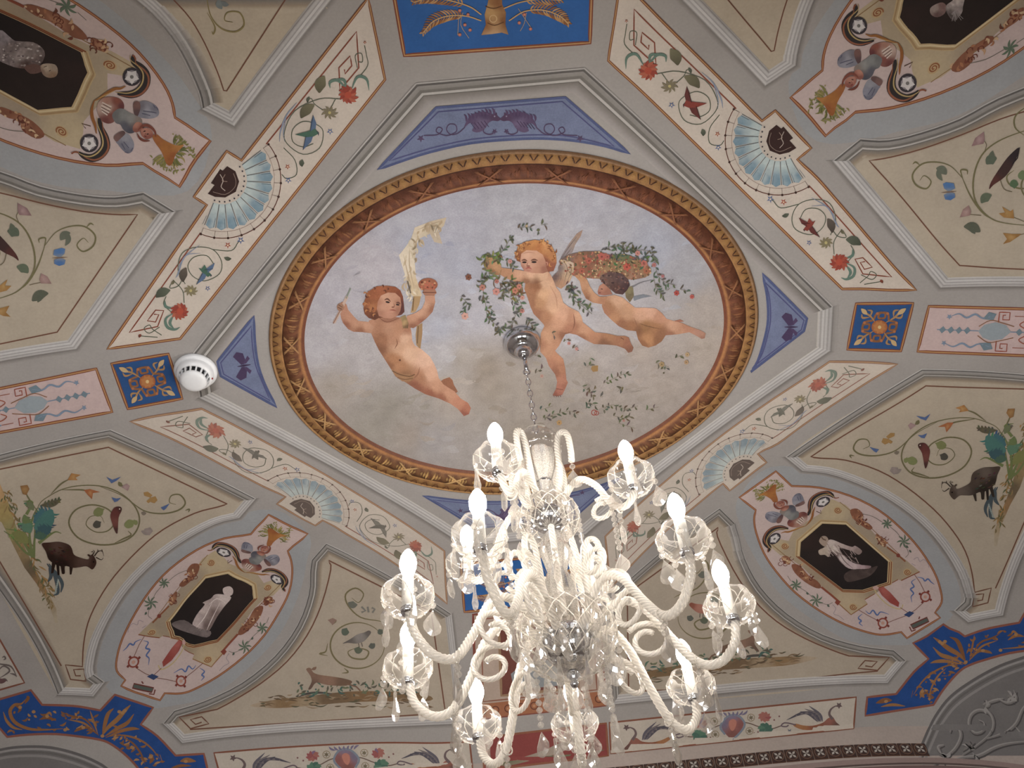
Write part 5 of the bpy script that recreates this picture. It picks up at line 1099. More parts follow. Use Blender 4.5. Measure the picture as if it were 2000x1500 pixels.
# ================================================================== BLUE CORNER BANDS AND LUNETTES
bc_out = np.vstack([T9('-330,830 0,750 275,670 375,800'), crom(T9('375,800 560,805 700,815 890,850'), 3)[1:], T9('1020,710 1360,825 1250,975'), crom(T9('1250,975 1400,1080 1560,1250'), 3)[1:], T9('1810,1235 1850,1400')])
bc_in = crom(T9('1255,1400 1190,1320 1120,1250 1040,1185 950,1130 860,1105 750,1088 500,1060 250,1065 65,1085'), 3)
blue = np.vstack([bc_out, bc_in, T9('0,1010 -330,1060')])
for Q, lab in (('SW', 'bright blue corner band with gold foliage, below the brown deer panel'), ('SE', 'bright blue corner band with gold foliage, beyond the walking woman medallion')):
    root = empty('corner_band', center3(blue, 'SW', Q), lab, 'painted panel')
    p = Paint(); p.fill(blue, (26, 74, 156), 1, 12, speck=.08); p.build('field', root, 'SW', Q)  # blue lowered evenly, dimness of the far corners put into the paint
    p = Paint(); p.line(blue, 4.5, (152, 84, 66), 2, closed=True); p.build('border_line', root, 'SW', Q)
    p = Paint(); G_ = (158, 100, 50); G2 = (180, 128, 72)
    for s_, w_ in [('900,1080 960,1000 1040,930 1110,850 1160,800', 9), ('910,1080 930,980 960,880 1010,830', 8), ('930,1080 1040,1010 1130,960 1190,880', 8), ('940,1090 1080,1030 1180,1010 1240,1015', 7), ('880,1070 780,1000 690,1020 660,1040', 6), ('870,1060 830,940 800,850', 4), ('860,1050 760,930 640,900 560,870', 4), ('850,1040 740,960 600,930', 4), ('560,1010 400,1020 250,1010 130,950 90,860 130,800 190,790 230,750', 7), ('130,800 180,830 160,870', 6), ('220,790 250,740 240,720', 7), ('350,930 420,910 500,940', 7), ('400,900 440,870 460,900', 5), ('30,860 60,940 120,1000 200,1020', 6), ('960,1080 1100,1070 1240,1110 1340,1180 1420,1280', 4), ('1100,1090 1180,1140 1250,1230 1290,1330', 4), ('1330,1230 1350,1280 1330,1320', 8), ('1420,1240 1440,1300', 8), ('1100,1160 1150,1150', 8), ('1600,1300 1660,1290 1740,1300', 10), ('1500,1370 1600,1340 1700,1340', 6)]:
        p.line(T9(s_), w_, R_.choice([G_, (140, 84, 42), (166, 110, 56)]), 4, 4, taper=3)
    for s_ in ['1090,870', '1060,860', '300,860', '580,1020', '1110,850', '910,1075', '740,1000', '1180,1180', '1340,1260', '1650,1300', '180,820', '420,900']: p.disc(T9(s_)[0], 4, 3.4, G2, 5, 7)
    for _ in range(70):
        k = R_.randrange(len(bc_in)); a = bc_in[k]+(np.array([0, -1]) if k > len(bc_in)/2 else np.array([.8, -.5]))*R_.uniform(8, 46); b = a+np.array([R_.uniform(-14, 14), R_.uniform(-8, 8)])
        if pip(np.array([a, b]), blue).all(): p.leaf(a, b, 4.5, R_.choice([G_, G2, (140, 88, 50)]), 4, R_.uniform(-.3, .3))
    p.build('gold_foliage', root, 'SW', Q)
lun_o = crom(T9('1010,1420 900,1330 700,1240 450,1178 200,1172 0,1200 -330,1290'), 4)
lun = np.vstack([lun_o, T9('-330,1700 600,1700 1010,1600')])
LUNL = dict(SW='dark grey lunette at the bottom corner below the brown deer panel', SE='dark grey lunette with acanthus scroll relief beyond the end of the tile border')
lun_se = crom(TH('1480,1440 1530,1320 1570,1240 1640,1150 1750,1070 1880,1000 2015,952'), 4)
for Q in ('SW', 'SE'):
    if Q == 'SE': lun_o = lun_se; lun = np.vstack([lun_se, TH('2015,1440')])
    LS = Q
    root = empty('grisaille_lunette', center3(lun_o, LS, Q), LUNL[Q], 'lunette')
    p = Paint(); p.fill(lun, (120, 116, 115), 1, 14, speck=.03); p.build('field', root, LS, Q)  # grey kept low, the weak corner light is put into this colour
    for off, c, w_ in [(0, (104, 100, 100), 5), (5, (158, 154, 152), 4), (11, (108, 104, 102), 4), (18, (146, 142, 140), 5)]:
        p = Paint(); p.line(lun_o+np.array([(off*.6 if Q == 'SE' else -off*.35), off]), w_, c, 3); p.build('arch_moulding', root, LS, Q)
    p = Paint(); lt, md, dkk = (158, 154, 150), (130, 125, 122), (84, 80, 80)
    for s_ in ['1560,1490 1600,1460 1660,1410 1690,1350 1680,1310 1650,1300 1640,1330', '1700,1440 1760,1400 1830,1340 1850,1280 1830,1230 1780,1215 1740,1240 1730,1290 1760,1330 1800,1320 1805,1280 1780,1265', '1820,1360 1900,1330 1960,1280 2000,1200 2080,1150', '1870,1160 1920,1180 1960,1160 1950,1120', '1800,1190 1850,1170 1900,1160', '1640,1470 1700,1450 1780,1440 1860,1400 1940,1380 2080,1370', '1960,1300 2000,1340 2060,1330', '1750,1430 1770,1460 1740,1480', '1600,1440 1580,1400 1610,1390']:
        q = TH(s_); p.line(q+np.array([1.6, 2]), 9, dkk, 3, 4, taper=2); p.line(q, 7, md, 4, 4, taper=2); p.line(q-np.array([1, 1.4]), 3, lt, 5, 4, taper=2)
    for s_ in ['1770,1280', '1690,1320', '1940,1150', '1880,1380', '1620,1450', '1810,1200', '1990,1250', '1840,1350', '1730,1400']:
        q = TH(s_)[0]
        if abs(bk([q])[0][1]-YW) < .06: continue
        for k in range(7):
            an = R_.uniform(0, 6.28); d = np.array([math.cos(an), math.sin(an)]); p.leaf(q+1.5, q+d*R_.uniform(8, 16)+1.5, 6, dkk, 4); p.leaf(q, q+d*R_.uniform(8, 15), 5, R_.choice([lt, md]), 5)
    p.build('scroll_relief', root, 'SE', Q)
# ================================================================== FRIEZES WITH GRIFFINS
def frieze(corners, src, dst, label, name='griffin_frieze'):
    f = U(corners); root = empty(name, center3(np.array(corners, float), src, dst), label, 'painted panel')
    p = Paint(); p.fill(np.array(corners, float), (196, 184, 168), 1, 12, speck=.03); p.build('field', root, src, dst)
    p = Paint(); p.line(np.array(corners, float), 3.4, (140, 78, 56), 2, closed=True); p.build('border_line', root, src, dst)
    for s in (0, 1):
        def g(t): 
            a = [[float(v) for v in q.split(',')] for q in t.split()]
            return bez(corners, [((1-x) if s else x, y) for x, y in a])
        p = Paint()
        p.blob(g('.075,.72 .09,.55 .11,.58 .13,.70 .17,.76 .21,.72 .24,.64 .25,.70 .21,.86 .15,.90 .10,.88 .06,.95 .05,.90'), None, 4, 5, [(*g('.10,.65')[0], 156, 92, 76), (*g('.16,.8')[0], 150, 82, 56), (*g('.22,.75')[0], 176, 112, 64), (*g('.07,.85')[0], 110, 74, 66)], speck=.06)
        p.line(g('.09,.62 .105,.45 .10,.30 .085,.22 .07,.20'), 6, (112, 92, 92), 5, 4, taper=1); p.star(g('.068,.20')[0], 7, 5, (104, 84, 84), 6, .5); p.line(g('.06,.95 .04,.92 .03,.96'), 2.4, (106, 84, 76), 5, 3)
        for k in range(6):
            p.line(g('%f,.66 %f,%f %f,%f' % (.13+.004*k, .145+.012*k, .42-.02*k, .19+.018*k, .12+.075*k)), 5.5, [(96, 92, 104), (120, 110, 112), (84, 80, 92)][k % 3], 5, 4, taper=3)
        p.line(g('.24,.68 .27,.60 .29,.58 .30,.66 .28,.70 .27,.66'), 2.6, (110, 92, 100), 5, 4); p.star(g('.265,.86')[0], 6, 5, (108, 116, 130), 5, .4)
        p.build('griffin', root, src, dst)
        p = Paint(); q = g('.365,.70')[0]
        for k in range(8): an = k*.8; p.leaf(q, q+15*np.array([math.cos(an), .8*math.sin(an)]), 10, R_.choice([(84, 128, 104), (70, 112, 96)]), 5)
        q = g('.37,.32')[0]
        for k in range(9): an = k*.7; p.leaf(q, q+13*np.array([math.cos(an), .8*math.sin(an)]), 7, R_.choice([(166, 84, 84), (130, 100, 136), (176, 104, 92)]), 5)
        p.line(g('.30,.66 .34,.72 .39,.62 .43,.48 .46,.42'), 2, (112, 88, 76), 4, 4)
        for s_ in ('.425,.30', '.43,.72'): 
            q = g(s_)[0]; p.ring(q, 7, 1.4, (150, 132, 100), 4, 12); p.star(q, 6, 6, (120, 108, 82), 5, .4)
        for s_ in ('.40,.86', '.41,.80', '.395,.78', '.33,.45', '.31,.35'): p.disc(g(s_)[0], 1.8, None, (130, 80, 80), 5, 6)
        build_each(p, 'vine_spray', root, src, dst)
    p = Paint(); q = f('.5,.5')[0]
    p.blob(f('.5,.92 .465,.66 .455,.45 .475,.22 .5,.14 .525,.22 .545,.45 .535,.66'), None, 4, 5, [(*f('.5,.45')[0], 190, 104, 86), (*f('.47,.4')[0], 120, 112, 140), (*f('.53,.5')[0], 150, 88, 84), (*f('.5,.75')[0], 140, 84, 76), (*f('.5,.2')[0], 130, 120, 150)])
    p.line(f('.47,.75 .45,.5 .47,.24 .5,.15 .53,.24 .55,.5 .53,.75 .5,.95'), 4, (126, 138, 156), 5, 4); p.blob(f('.485,.36 .5,.28 .515,.36 .512,.55 .5,.66 .488,.55'), (204, 124, 104), 6, 5)
    for k in range(-3, 4): p.leaf(f('%f,.18' % (.5+k*.012))[0], f('%f,.05' % (.5+k*.02))[0], 4, (120, 110, 144), 6)
    p.build('vase', root, src, dst)
fz = [(1190, 1411), (1672, 1361), (1667, 1423), (1193, 1472)]
frieze(fz, None, None, 'cream frieze with two griffins and a red vase, just above the tile border')
frieze(fz, 'SE', 'SW', 'cream griffin frieze cut by the bottom edge below the running hare panel')
p = None
fr2 = [(48, 1333), (0, 1249), (-140, 1010), (-150, 1390)]
root = empty('grotesque_frieze', center3(PX('48,1333 0,1249 0,1345')), 'small corner of a cream frieze with grey grotesques, above the blue corner band', 'painted panel')
p = Paint(); p.fill(np.array(fr2, float), (190, 180, 168), 1, 12, speck=.03); p.build('field', root)
p = Paint(); p.line(np.array(fr2, float), 3.4, (136, 76, 56), 2, closed=True); p.build('border_line', root)
p = Paint()
for s_ in ['-40,540 20,460 70,470 85,500 50,530 0,560', '-40,430 20,440 100,460 150,545', '20,380 40,370 50,390 30,400', '-20,590 40,570 70,590', '90,520 130,530 150,550']: p.line(T9(s_), 3.6, (110, 98, 94), 4, 4, taper=2)
p.blob(T9('-40,560 10,565 60,580 20,610 -40,600'), (110, 76, 76), 4, 6); p.build('grotesque', root)
# ================================================================== FAR CENTRE PANELS (behind the chandelier)
ce = [(924, 1200), (1170, 1177), (1183, 1377), (930, 1404)]
f = U(ce); root = empty('far_centre_panel', center3(np.array(ce, float)), 'tan and maroon upright panel hidden behind the lower glass bowl of the chandelier', 'painted panel')
p = Paint(); p.fill(np.array(ce, float), (188, 164, 146), 1, 12, speck=.03); p.build('field', root)
p = Paint(); p.line(np.array(ce, float), 5, (140, 66, 52), 2, closed=True); p.line(f('.06,.05 .94,.05 .94,.84 .06,.84'), 2.4, (150, 84, 62), 3, closed=True); p.build('border_line', root)
p = Paint(); p.fill(f('.2,.16 .8,.16 .8,.80 .2,.80'), (126, 66, 54), 3, 10, speck=.05); p.line(f('.2,.16 .8,.16 .8,.80 .2,.80'), 5, (160, 122, 88), 4, closed=True); p.fill(f('.28,.6 .4,.5 .6,.5 .72,.62 .7,.76 .3,.76'), (140, 146, 150), 4, 8); p.build('maroon_ground', root)
p = Paint(); p.fill(f('.0,.86 1,.86 1,1 0,1'), (176, 104, 66), 3, 10)
for k in range(10): q = f('%f,.93' % (.05+.1*k))[0]; p.ring(q, 7, 2, (110, 56, 40), 4, 12); p.disc(q, 3, None, (206, 140, 96), 5, 7)
p.build('ornate_border', root)
rp = [(944, 1440), (1184, 1412), (1188, 1476), (945, 1505)]
f = U(rp); root = empty('red_scene_panel', center3(np.array(rp, float)), 'red panel with a grey reclining figure at the bottom edge between the two griffin friezes', 'painted panel')
p = Paint(); p.fill(np.array(rp, float), (150, 62, 58), 1, 10, speck=.04); p.build('field', root)
p = Paint(); p.line(np.array(rp, float), 4, (150, 88, 60), 2, closed=True); p.build('border_line', root)
p = Paint(); p.blob(f('.1,.86 .3,.74 .5,.58 .62,.42 .7,.46 .68,.62 .6,.74 .4,.86 .2,.95'), None, 3, 6, [(*f('.2,.88')[0], 132, 124, 96), (*f('.5,.66')[0], 168, 150, 132), (*f('.66,.5')[0], 176, 160, 146)]); p.line(f('.05,.9 .4,.8 .8,.85 .97,.8'), 4, (112, 116, 84), 4, 4, taper=2); p.build('reclining_figure', root)
# ================================================================== TILE BORDER at the top of the south wall
root = empty('tile_border', center3(PX('1780,1465')), 'dark brown border of small square tiles with pale flowers under the griffin frieze', 'tile border')
ta, tb = bk(PX('1806,1453'))[0], bk(PX('1300,1489'))[0]; tc = bk(PX('1806,1477'))[0]
du = (tb-ta); Lt = np.hypot(*du); du /= Lt; dv = np.array([0, abs(tc[1]-ta[1])]); sz = float(np.hypot(*dv))
t_me = None; nt_ = 34
for k in range(nt_):
    o0 = ta+du*sz*k*1.03; m = lambda a, b: o0+du*sz*a+dv*b
    def P_(pts, off): return P3(np.array([m(a, b) for a, b in pts]), off)
    v1 = P_([(0, 0), (1, 0), (1, 1), (0, 1)], 0.001); v2 = P_([(.06, .06), (.94, .06), (.94, .94), (.06, .94)], 0.007)
    V = np.vstack([v1, v2]); Fc = [(0, 1, 5, 4), (1, 2, 6, 5), (2, 3, 7, 6), (3, 0, 4, 7), (4, 5, 6, 7)]
    C = np.tile(alb((66, 46, 42)), (8, 1)); C[:4] = alb((120, 78, 56))
    tile = mesh_obj('tile', V, Fc, M_PAINT, root, C)
    V = []; Fc = []
    for j in range(4):
        a = math.pi/4+j*math.pi/2; c_, s_ = math.cos(a), math.sin(a); b = len(V)
        V += [(.5, .5), (.5+.2*c_-.09*s_, .5+.2*s_+.09*c_), (.5+.36*c_, .5+.36*s_), (.5+.2*c_+.09*s_, .5+.2*s_-.09*c_)]; Fc.append((b, b+1, b+2, b+3))
    mesh_obj('flower', P_(V, .0078), Fc, M_PAINT, tile, np.tile(alb((176, 168, 158)), (len(V), 1)))
    if k == 0 or True:
        V = [(.5+.44*math.cos(t), .5+.44*math.sin(t)) for t in np.linspace(0, 6.283, 13)[:-1]]+[(.5+.38*math.cos(t), .5+.38*math.sin(t)) for t in np.linspace(0, 6.283, 13)[:-1]]
        mesh_obj('ring', P_(V, .0075), [(i, (i+1) % 12, 12+(i+1) % 12, 12+i) for i in range(12)], M_PAINT, tile, np.tile(alb((120, 84, 66)), (24, 1)))
# cornice strips along the far wall
def wallstrip(name, v0, v1, off, c):
    us = np.linspace(-XW*.98, XW*.98, 60); V = []; O = []
    for u in us: V += [(u, v0), (u, v1), (u, v1), (u, v0)]; O += [off, off, 0.0, 0.0]
    Fc = []
    for i in range(59):
        a, b = 4*i, 4*i+4; Fc += [(a, a+1, b+1, b), (a+1, a+2, b+2, b+1), (a+3, a, b, b+3)]
    return struct(mesh_obj(name, P3(np.array(V), np.array(O)), Fc, M_STUCCO, None, np.tile(alb(c), (len(V), 1))))
tv = tc[1]
wallstrip('trim_2', tv+.012, tv+.03, .012, (150, 126, 120)); wallstrip('trim_3', tv+.038, tv+.05, .008, (120, 92, 90))
# ================================================================== SMOKE DETECTOR
M_WPL = solid('white_plastic', (0.72, 0.73, 0.74), 0.35, amp=0.02, raw=True, bump=0.0)
M_DARK = solid('dark_slot', (0.01, 0.01, 0.012), 0.6, raw=True, amp=0.0)
def lathe(prof, n=32, c=(0, 0, 0)):
    V = []; Fc = []
    for i in range(n):
        a = 2*math.pi*i/n
        for r, z in prof: V.append((c[0]+r*math.cos(a), c[1]+r*math.sin(a), c[2]+z))
    L = len(prof)
    for i in range(n):
        j = (i+1) % n
        for k in range(L-1): Fc.append((i*L+k, j*L+k, j*L+k+1, i*L+k+1))
    return V, Fc
dc = bk(PX('383,722'))[0]; dz = float(hz(*dc))
det = empty('smoke_detector', (dc[0], dc[1], dz), 'round white smoke detector with dark vent slots on the ceiling', 'smoke detector')
DC = (dc[0], dc[1], dz)
mesh_obj('base', *lathe([(0, .001), (.056, .001), (.058, -.004), (.058, -.010), (.055, -.014), (.050, -.016), (0, -.016)], 48, DC), M_WPL, det, smooth=True)
mesh_obj('housing', *lathe([(.050, -.014), (.0505, -.022), (.048, -.030), (.043, -.034), (.040, -.0345), (.040, -.030), (.0, -.030)], 48, DC), M_WPL, det, smooth=True)
mesh_obj('vent_core', *lathe([(.0345, -.030), (.0345, -.046), (0, -.046)], 32, DC), M_DARK, det)
mesh_obj('cap', *lathe([(.0, -.045), (.035, -.045), (.0365, -.048), (.034, -.053), (.027, -.0565), (.018, -.058), (0, -.0585)], 48, DC), M_WPL, det, smooth=True)
for k in range(16):
    a = 2*math.pi*k/16; ca, sa = math.cos(a), math.sin(a)
    V = []
    for r, z in [(.033, -.031), (.0415, -.032), (.0368, -.0475), (.033, -.0475)]:
        for t in (-.0022, .0022): V.append((DC[0]+r*ca-t*sa, DC[1]+r*sa+t*ca, DC[2]+z))
    mesh_obj('vent_rib', V, [(0, 2, 4, 6), (1, 7, 5, 3), (0, 1, 3, 2), (2, 3, 5, 4), (4, 5, 7, 6), (6, 7, 1, 0)], M_WPL, det)
q = (DC[0]+.047, DC[1]+.01, DC[2]-.0325); mesh_obj('indicator_light', *lathe([(.0022, .002), (.0022, -.001), (0, -.002)], 8, q), solid('red_led', (0.3, 0.02, 0.02), 0.3, raw=True), det)
# ================================================================== CHANDELIER
def glass_mat(name, frost, twisted=False, tint=(1, 0.985, 0.96), ior=1.5, rough=0.02):
    m = bpy.data.materials.new(name); m.use_nodes = True; nt = m.node_tree; N = nt.nodes; L = nt.links
    N.remove(N['Principled BSDF']); out = N['Material Output']
    g = N.new('ShaderNodeBsdfGlass'); g.inputs['IOR'].default_value = ior; g.inputs['Roughness'].default_value = rough; g.inputs['Color'].default_value = (*tint, 1)
    d = N.new('ShaderNodeBsdfDiffuse'); d.inputs['Color'].default_value = (0.93, 0.88, 0.80, 1)
    t = N.new('ShaderNodeBsdfTranslucent'); t.inputs['Color'].default_value = (0.95, 0.90, 0.82, 1)
    m1 = N.new('ShaderNodeMixShader'); m1.inputs[0].default_value = 0.5; L.new(d.outputs[0], m1.inputs[1]); L.new(t.outputs[0], m1.inputs[2])
    geo = N.new('ShaderNodeNewGeometry'); nz = N.new('ShaderNodeTexNoise'); nz.inputs['Scale'].default_value = 420; nz.inputs['Detail'].default_value = 2
    L.new(geo.outputs['Position'], nz.inputs['Vector'])
    mr = N.new('ShaderNodeMapRange'); mr.inputs['From Min'].default_value = 0.38; mr.inputs['From Max'].default_value = 0.62; mr.inputs['To Min'].default_value = frost*0.7; mr.inputs['To Max'].default_value = min(1, frost*1.3)
    L.new(nz.outputs['Fac'], mr.inputs['Value'])
    if twisted:
        vc = N.new('ShaderNodeVertexColor'); vc.layer_name = 'Col'; mr.inputs['From Min'].default_value = 0.0; mr.inputs['From Max'].default_value = 1.0; mr.inputs['To Min'].default_value = 0.30; mr.inputs['To Max'].default_value = 1.0
        L.new(vc.outputs['Color'], mr.inputs['Value'])
    m2 = N.new('ShaderNodeMixShader'); L.new(mr.outputs[0], m2.inputs[0]); L.new(g.outputs[0], m2.inputs[1]); L.new(m1.outputs[0], m2.inputs[2])
    L.new(m2.outputs[0], out.inputs['Surface']); return m
def thin_glass(name, edge=0.95, base=0.07, tl=0.32):
    m = bpy.data.materials.new(name); m.use_nodes = True; nt = m.node_tree; N = nt.nodes; L = nt.links
    N.remove(N['Principled BSDF']); out = N['Material Output']
    tr = N.new('ShaderNodeBsdfTransparent'); tr.inputs['Color'].default_value = (0.94, 0.93, 0.92, 1)
    gl = N.new('ShaderNodeBsdfGlossy'); gl.inputs['Roughness'].default_value = 0.04
    df = N.new('ShaderNodeBsdfTranslucent'); df.inputs['Color'].default_value = (0.95, 0.9, 0.82, 1)
    mx = N.new('ShaderNodeMixShader'); mx.inputs[0].default_value = tl; L.new(gl.outputs[0], mx.inputs[1]); L.new(df.outputs[0], mx.inputs[2])
    lw = N.new('ShaderNodeLayerWeight'); lw.inputs['Blend'].default_value = 0.35
    pw = N.new('ShaderNodeMath'); pw.operation = 'POWER'; pw.inputs[1].default_value = 1.7; L.new(lw.outputs['Facing'], pw.inputs[0])
    mr = N.new('ShaderNodeMapRange'); mr.inputs['To Min'].default_value = base; mr.inputs['To Max'].default_value = edge; L.new(pw.outputs[0], mr.inputs['Value'])
    m2 = N.new('ShaderNodeMixShader'); L.new(mr.outputs[0], m2.inputs[0]); L.new(tr.outputs[0], m2.inputs[1]); L.new(mx.outputs[0], m2.inputs[2])
    L.new(m2.outputs[0], out.inputs['Surface']); return m
M_ARM = glass_mat('twisted_glass', 0.78, True); M_CRY = glass_mat('cut_crystal', 0.26, rough=0.0); M_COL = glass_mat('cut_glass_column', 0.42); M_THIN = thin_glass('thin_blown_glass'); M_DROP = thin_glass('clear_crystal_drop', 0.97, 0.30, 0.42); M_CUT = glass_mat('cut_glass_line', 0.75)
M_CHR = solid('chrome', (0.62, 0.64, 0.68), 0.08, 1.0, amp=0.0, bump=0.0, raw=True)
M_CANDLE = solid('ivory_candle_sleeve', (0.86, 0.82, 0.74), 0.5, amp=0.02, bump=0.0, raw=True)
m, nt, b = new_mat('lit_bulb_glass'); b.inputs['Base Color'].default_value = (1, 1, 1, 1); b.inputs['Emission Color'].default_value = BULB_COL; b.inputs['Emission Strength'].default_value = BULB_STRENGTH; M_BULB = m
AX, AY, TILT = 0.009*K, -0.002*K, 0.021
ZC = float(hz(AX, AY))
def axis(z): return np.array([AX-TILT*z, AY, ZC+z])
lamp = empty('chandelier', (AX, AY, ZC), 'large glass chandelier with twisted arms, lit candle bulbs and crystal drops', 'chandelier')
def twist_cols(V, Fc, C): return V, Fc, C
def tube(path, r, n=8, lobes=0, twist=0, cap=True):
    path = np.asarray(path, float); k = len(path); t = np.gradient(path, axis=0); t /= np.linalg.norm(t, axis=1)[:, None]
    nrm = np.cross(t[0], [0.3, 0.5, 0.81]); nrm /= np.linalg.norm(nrm); V = []; Fc = []; s = 0.0; C = []
    rr = np.broadcast_to(r, (k,))
    for i in range(k):
        nrm = nrm-t[i]*(nrm@t[i]); nrm /= np.linalg.norm(nrm); bn = np.cross(t[i], nrm)
        if i: s += np.linalg.norm(path[i]-path[i-1])
        for j in range(n):
            a = 2*np.pi*j/n; w_ = math.cos(lobes*(a+twist*s)) if lobes else 0; q = rr[i]*(1+0.12*w_); C.append((.5+.5*w_,)*3); V.append(path[i]+q*(math.cos(a)*nrm+math.sin(a)*bn))
    for i in range(k-1):
        for j in range(n): Fc.append((i*n+j, i*n+(j+1) % n, (i+1)*n+(j+1) % n, (i+1)*n+j))
    if cap: Fc += [tuple(range(n-1, -1, -1)), tuple((k-1)*n+j for j in range(n))]
    return (V, Fc, C) if lobes else (V, Fc)
def resample(p, step):
    p = np.asarray(p, float); d = np.r_[0, np.cumsum(np.linalg.norm(np.diff(p, axis=0), axis=1))]; t = np.linspace(0, d[-1], max(4, int(d[-1]/step)))
    return np.stack([np.interp(t, d, p[:, k]) for k in range(3)], 1)
def torus(c, R, r, ax1, ax2, n=16, m=6, sx=1.0):
    ax1, ax2 = np.asarray(ax1, float), np.asarray(ax2, float); ax3 = np.cross(ax1, ax2); V = []; Fc = []
    for i in range(n):
        a = 2*np.pi*i/n; d = math.cos(a)*ax1+math.sin(a)*ax2
        p = np.asarray(c)+R*(math.cos(a)*ax1*sx+math.sin(a)*ax2)
        for j in range(m): b = 2*np.pi*j/m; V.append(p+r*(math.cos(b)*d+math.sin(b)*ax3))
    for i in range(n):
        for j in range(m): Fc.append((i*m+j, ((i+1) % n)*m+j, ((i+1) % n)*m+(j+1) % m, i*m+(j+1) % m))
    return V, Fc
def merge(*ms):
    V = []; Fc = []
    for v, f in ms: b = len(V); V += list(v); Fc += [tuple(i+b for i in q) for q in f]
    return V, Fc
def flute(prof, n, lobes, amp, c):
    V = []; Fc = []; L = len(prof)
    for i in range(n):
        a = 2*math.pi*i/n
        for r, z, k in prof: q = r*(1+amp*k*math.cos(lobes*a)); V.append((c[0]+q*math.cos(a), c[1]+q*math.sin(a), c[2]+z))
    for i in range(n):
        j = (i+1) % n
        for k in range(L-1): Fc.append((i*L+k, j*L+k, j*L+k+1, i*L+k+1))
    return V, Fc
def at_axis(prof, z0): return prof, axis(z0)
# canopy, rod, chain
mesh_obj('ceiling_canopy', *lathe([(0, -.001), (.049, -.001), (.051, -.006), (.050, -.016), (.046, -.028), (.040, -.036), (.030, -.042), (.022, -.046), (.021, -.056), (.017, -.066), (.009, -.074), (0, -.075)], 48, axis(0)), M_CHR, lamp, smooth=True)
mesh_obj('rod', *tube([axis(-.07), axis(-.10), axis(-.132)], .0058, 12), M_CHR, lamp, smooth=True)
mesh_obj('loop_ring', *torus(axis(-.142), .0085, .0026, (1, 0, 0), (0, 0, 1), 20, 8), M_CHR, lamp, smooth=True)
zl = -.160; k = 0
while zl > -.385:
    d1 = np.array([1, 0, 0]) if k % 2 else np.array([0, 1, 0])
    me = torus(axis(zl), .0135, .0017, d1, (0, 0, 1), 18, 6, 0.5); mesh_obj('chain_link', *me, M_CHR, lamp, smooth=True); zl -= .0235; k += 1
# crown dish and stem
c = axis(-.44)
mesh_obj('crown_dish', *flute([(.008, .058, 0), (.022, .054, 0), (.040, .042, .5), (.052, .020, 1), (.056, -.004, 1), (.054, -.02, 1), (.05, -.024, 1)], 48, 12, .03, c), M_THIN, lamp, smooth=True)
for j in range(14):
    a = 2*math.pi*j/14
    for (r, z) in [(.047, .03), (.055, .0), (.052, -.022)]:
        V, Fc = lathe([(0, .004), (.004, 0), (0, -.004)], 6, c+np.array([r*math.cos(a+z*20), r*math.sin(a+z*20), z])); mesh_obj('crystal_bead', V, Fc, M_CRY, lamp)
mesh_obj('stem_dome', *flute([(.006, .034, 0), (.024, .030, .5), (.037, .012, 1), (.040, -.016, 1), (.037, -.046, 1), (.028, -.07, 1), (.021, -.085, 0), (.02, -.09, 0)], 40, 10, .06, axis(-.48)), M_COL, lamp)
mesh_obj('chrome_collar', *lathe([(.016, .006), (.0215, .004), (.0215, -.004), (.016, -.006)], 32, axis(-.568)), M_CHR, lamp, smooth=True)
mesh_obj('upper_column', *flute([(.018, .04, 0), (.024, .02, 1), (.021, -.01, 1), (.026, -.03, 1), (.02, -.05, 0)], 40, 10, .08, axis(-.60)), M_COL, lamp)
mesh_obj('upper_bowl', *flute([(.012, .012, 0), (.04, .018, .3), (.062, .008, 1), (.071, -.018, 1), (.068, -.045, 1), (.052, -.068, .6), (.028, -.08, 0), (.012, -.084, 0)], 64, 16, .025, axis(-.655)), M_THIN, lamp, smooth=True)
mesh_obj('arm_hub', *lathe([(0, .012), (.034, .010), (.042, 0), (.042, -.016), (.034, -.026), (.022, -.04), (0, -.044)], 36, axis(-.672)), M_CHR, lamp, smooth=True)
mesh_obj('middle_column', *flute([(.018, .09, 0), (.028, .07, 1), (.033, .04, 1), (.025, .005, 1), (.021, -.02, .5), (.029, -.05, 1), (.034, -.09, 1), (.026, -.125, 1), (.02, -.15, 0)], 48, 12, .08, axis(-.82)), M_COL, lamp)
mesh_obj('lower_bowl', *flute([(.02, .034, 0), (.064, .040, .3), (.093, .027, 1), (.104, -.004, 1), (.099, -.038, 1), (.082, -.068, 1), (.053, -.088, .6), (.024, -.097, 0), (.01, -.098, 0)], 72, 18, .03, axis(-.998)), M_THIN, lamp, smooth=True)
mesh_obj('lower_arm_hub', *lathe([(0, .02), (.04, .018), (.053, .004), (.055, -.018), (.046, -.04), (.03, -.058), (.0, -.062)], 40, axis(-1.02)), M_CHR, lamp, smooth=True)
# diamond cutting of the two bowls
def lattice(prof, n, c, r_, turns=0.16):
    out = []
    for s in (-1, 1):
        for j in range(n):
            pts = []
            for i, (r, z) in enumerate(prof):
                a = 2*math.pi*j/n+s*turns*2*math.pi*i/(len(prof)-1); pts.append(c+np.array([r*math.cos(a), r*math.sin(a), z]))
            out.append(tube(crom(np.array(pts), 2) if False else np.array(pts), r_, 4, cap=False))
    return merge(*out)
mesh_obj('bowl_cutting', *lattice([(.094, .025), (.105, -.004), (.100, -.038), (.083, -.068), (.054, -.088)], 16, axis(-.998), .0013), M_CUT, lamp)
mesh_obj('bowl_cutting', *lattice([(.063, .008), (.072, -.018), (.069, -.045), (.053, -.068)], 14, axis(-.655), .001), M_CUT, lamp)
mesh_obj('bottom_cap', *flute([(.01, .010, 0), (.026, .006, .5), (.032, -.006, 1), (.026, -.016, 1), (.012, -.022, 0)], 40, 10, .06, axis(-1.078)), M_CRY, lamp)
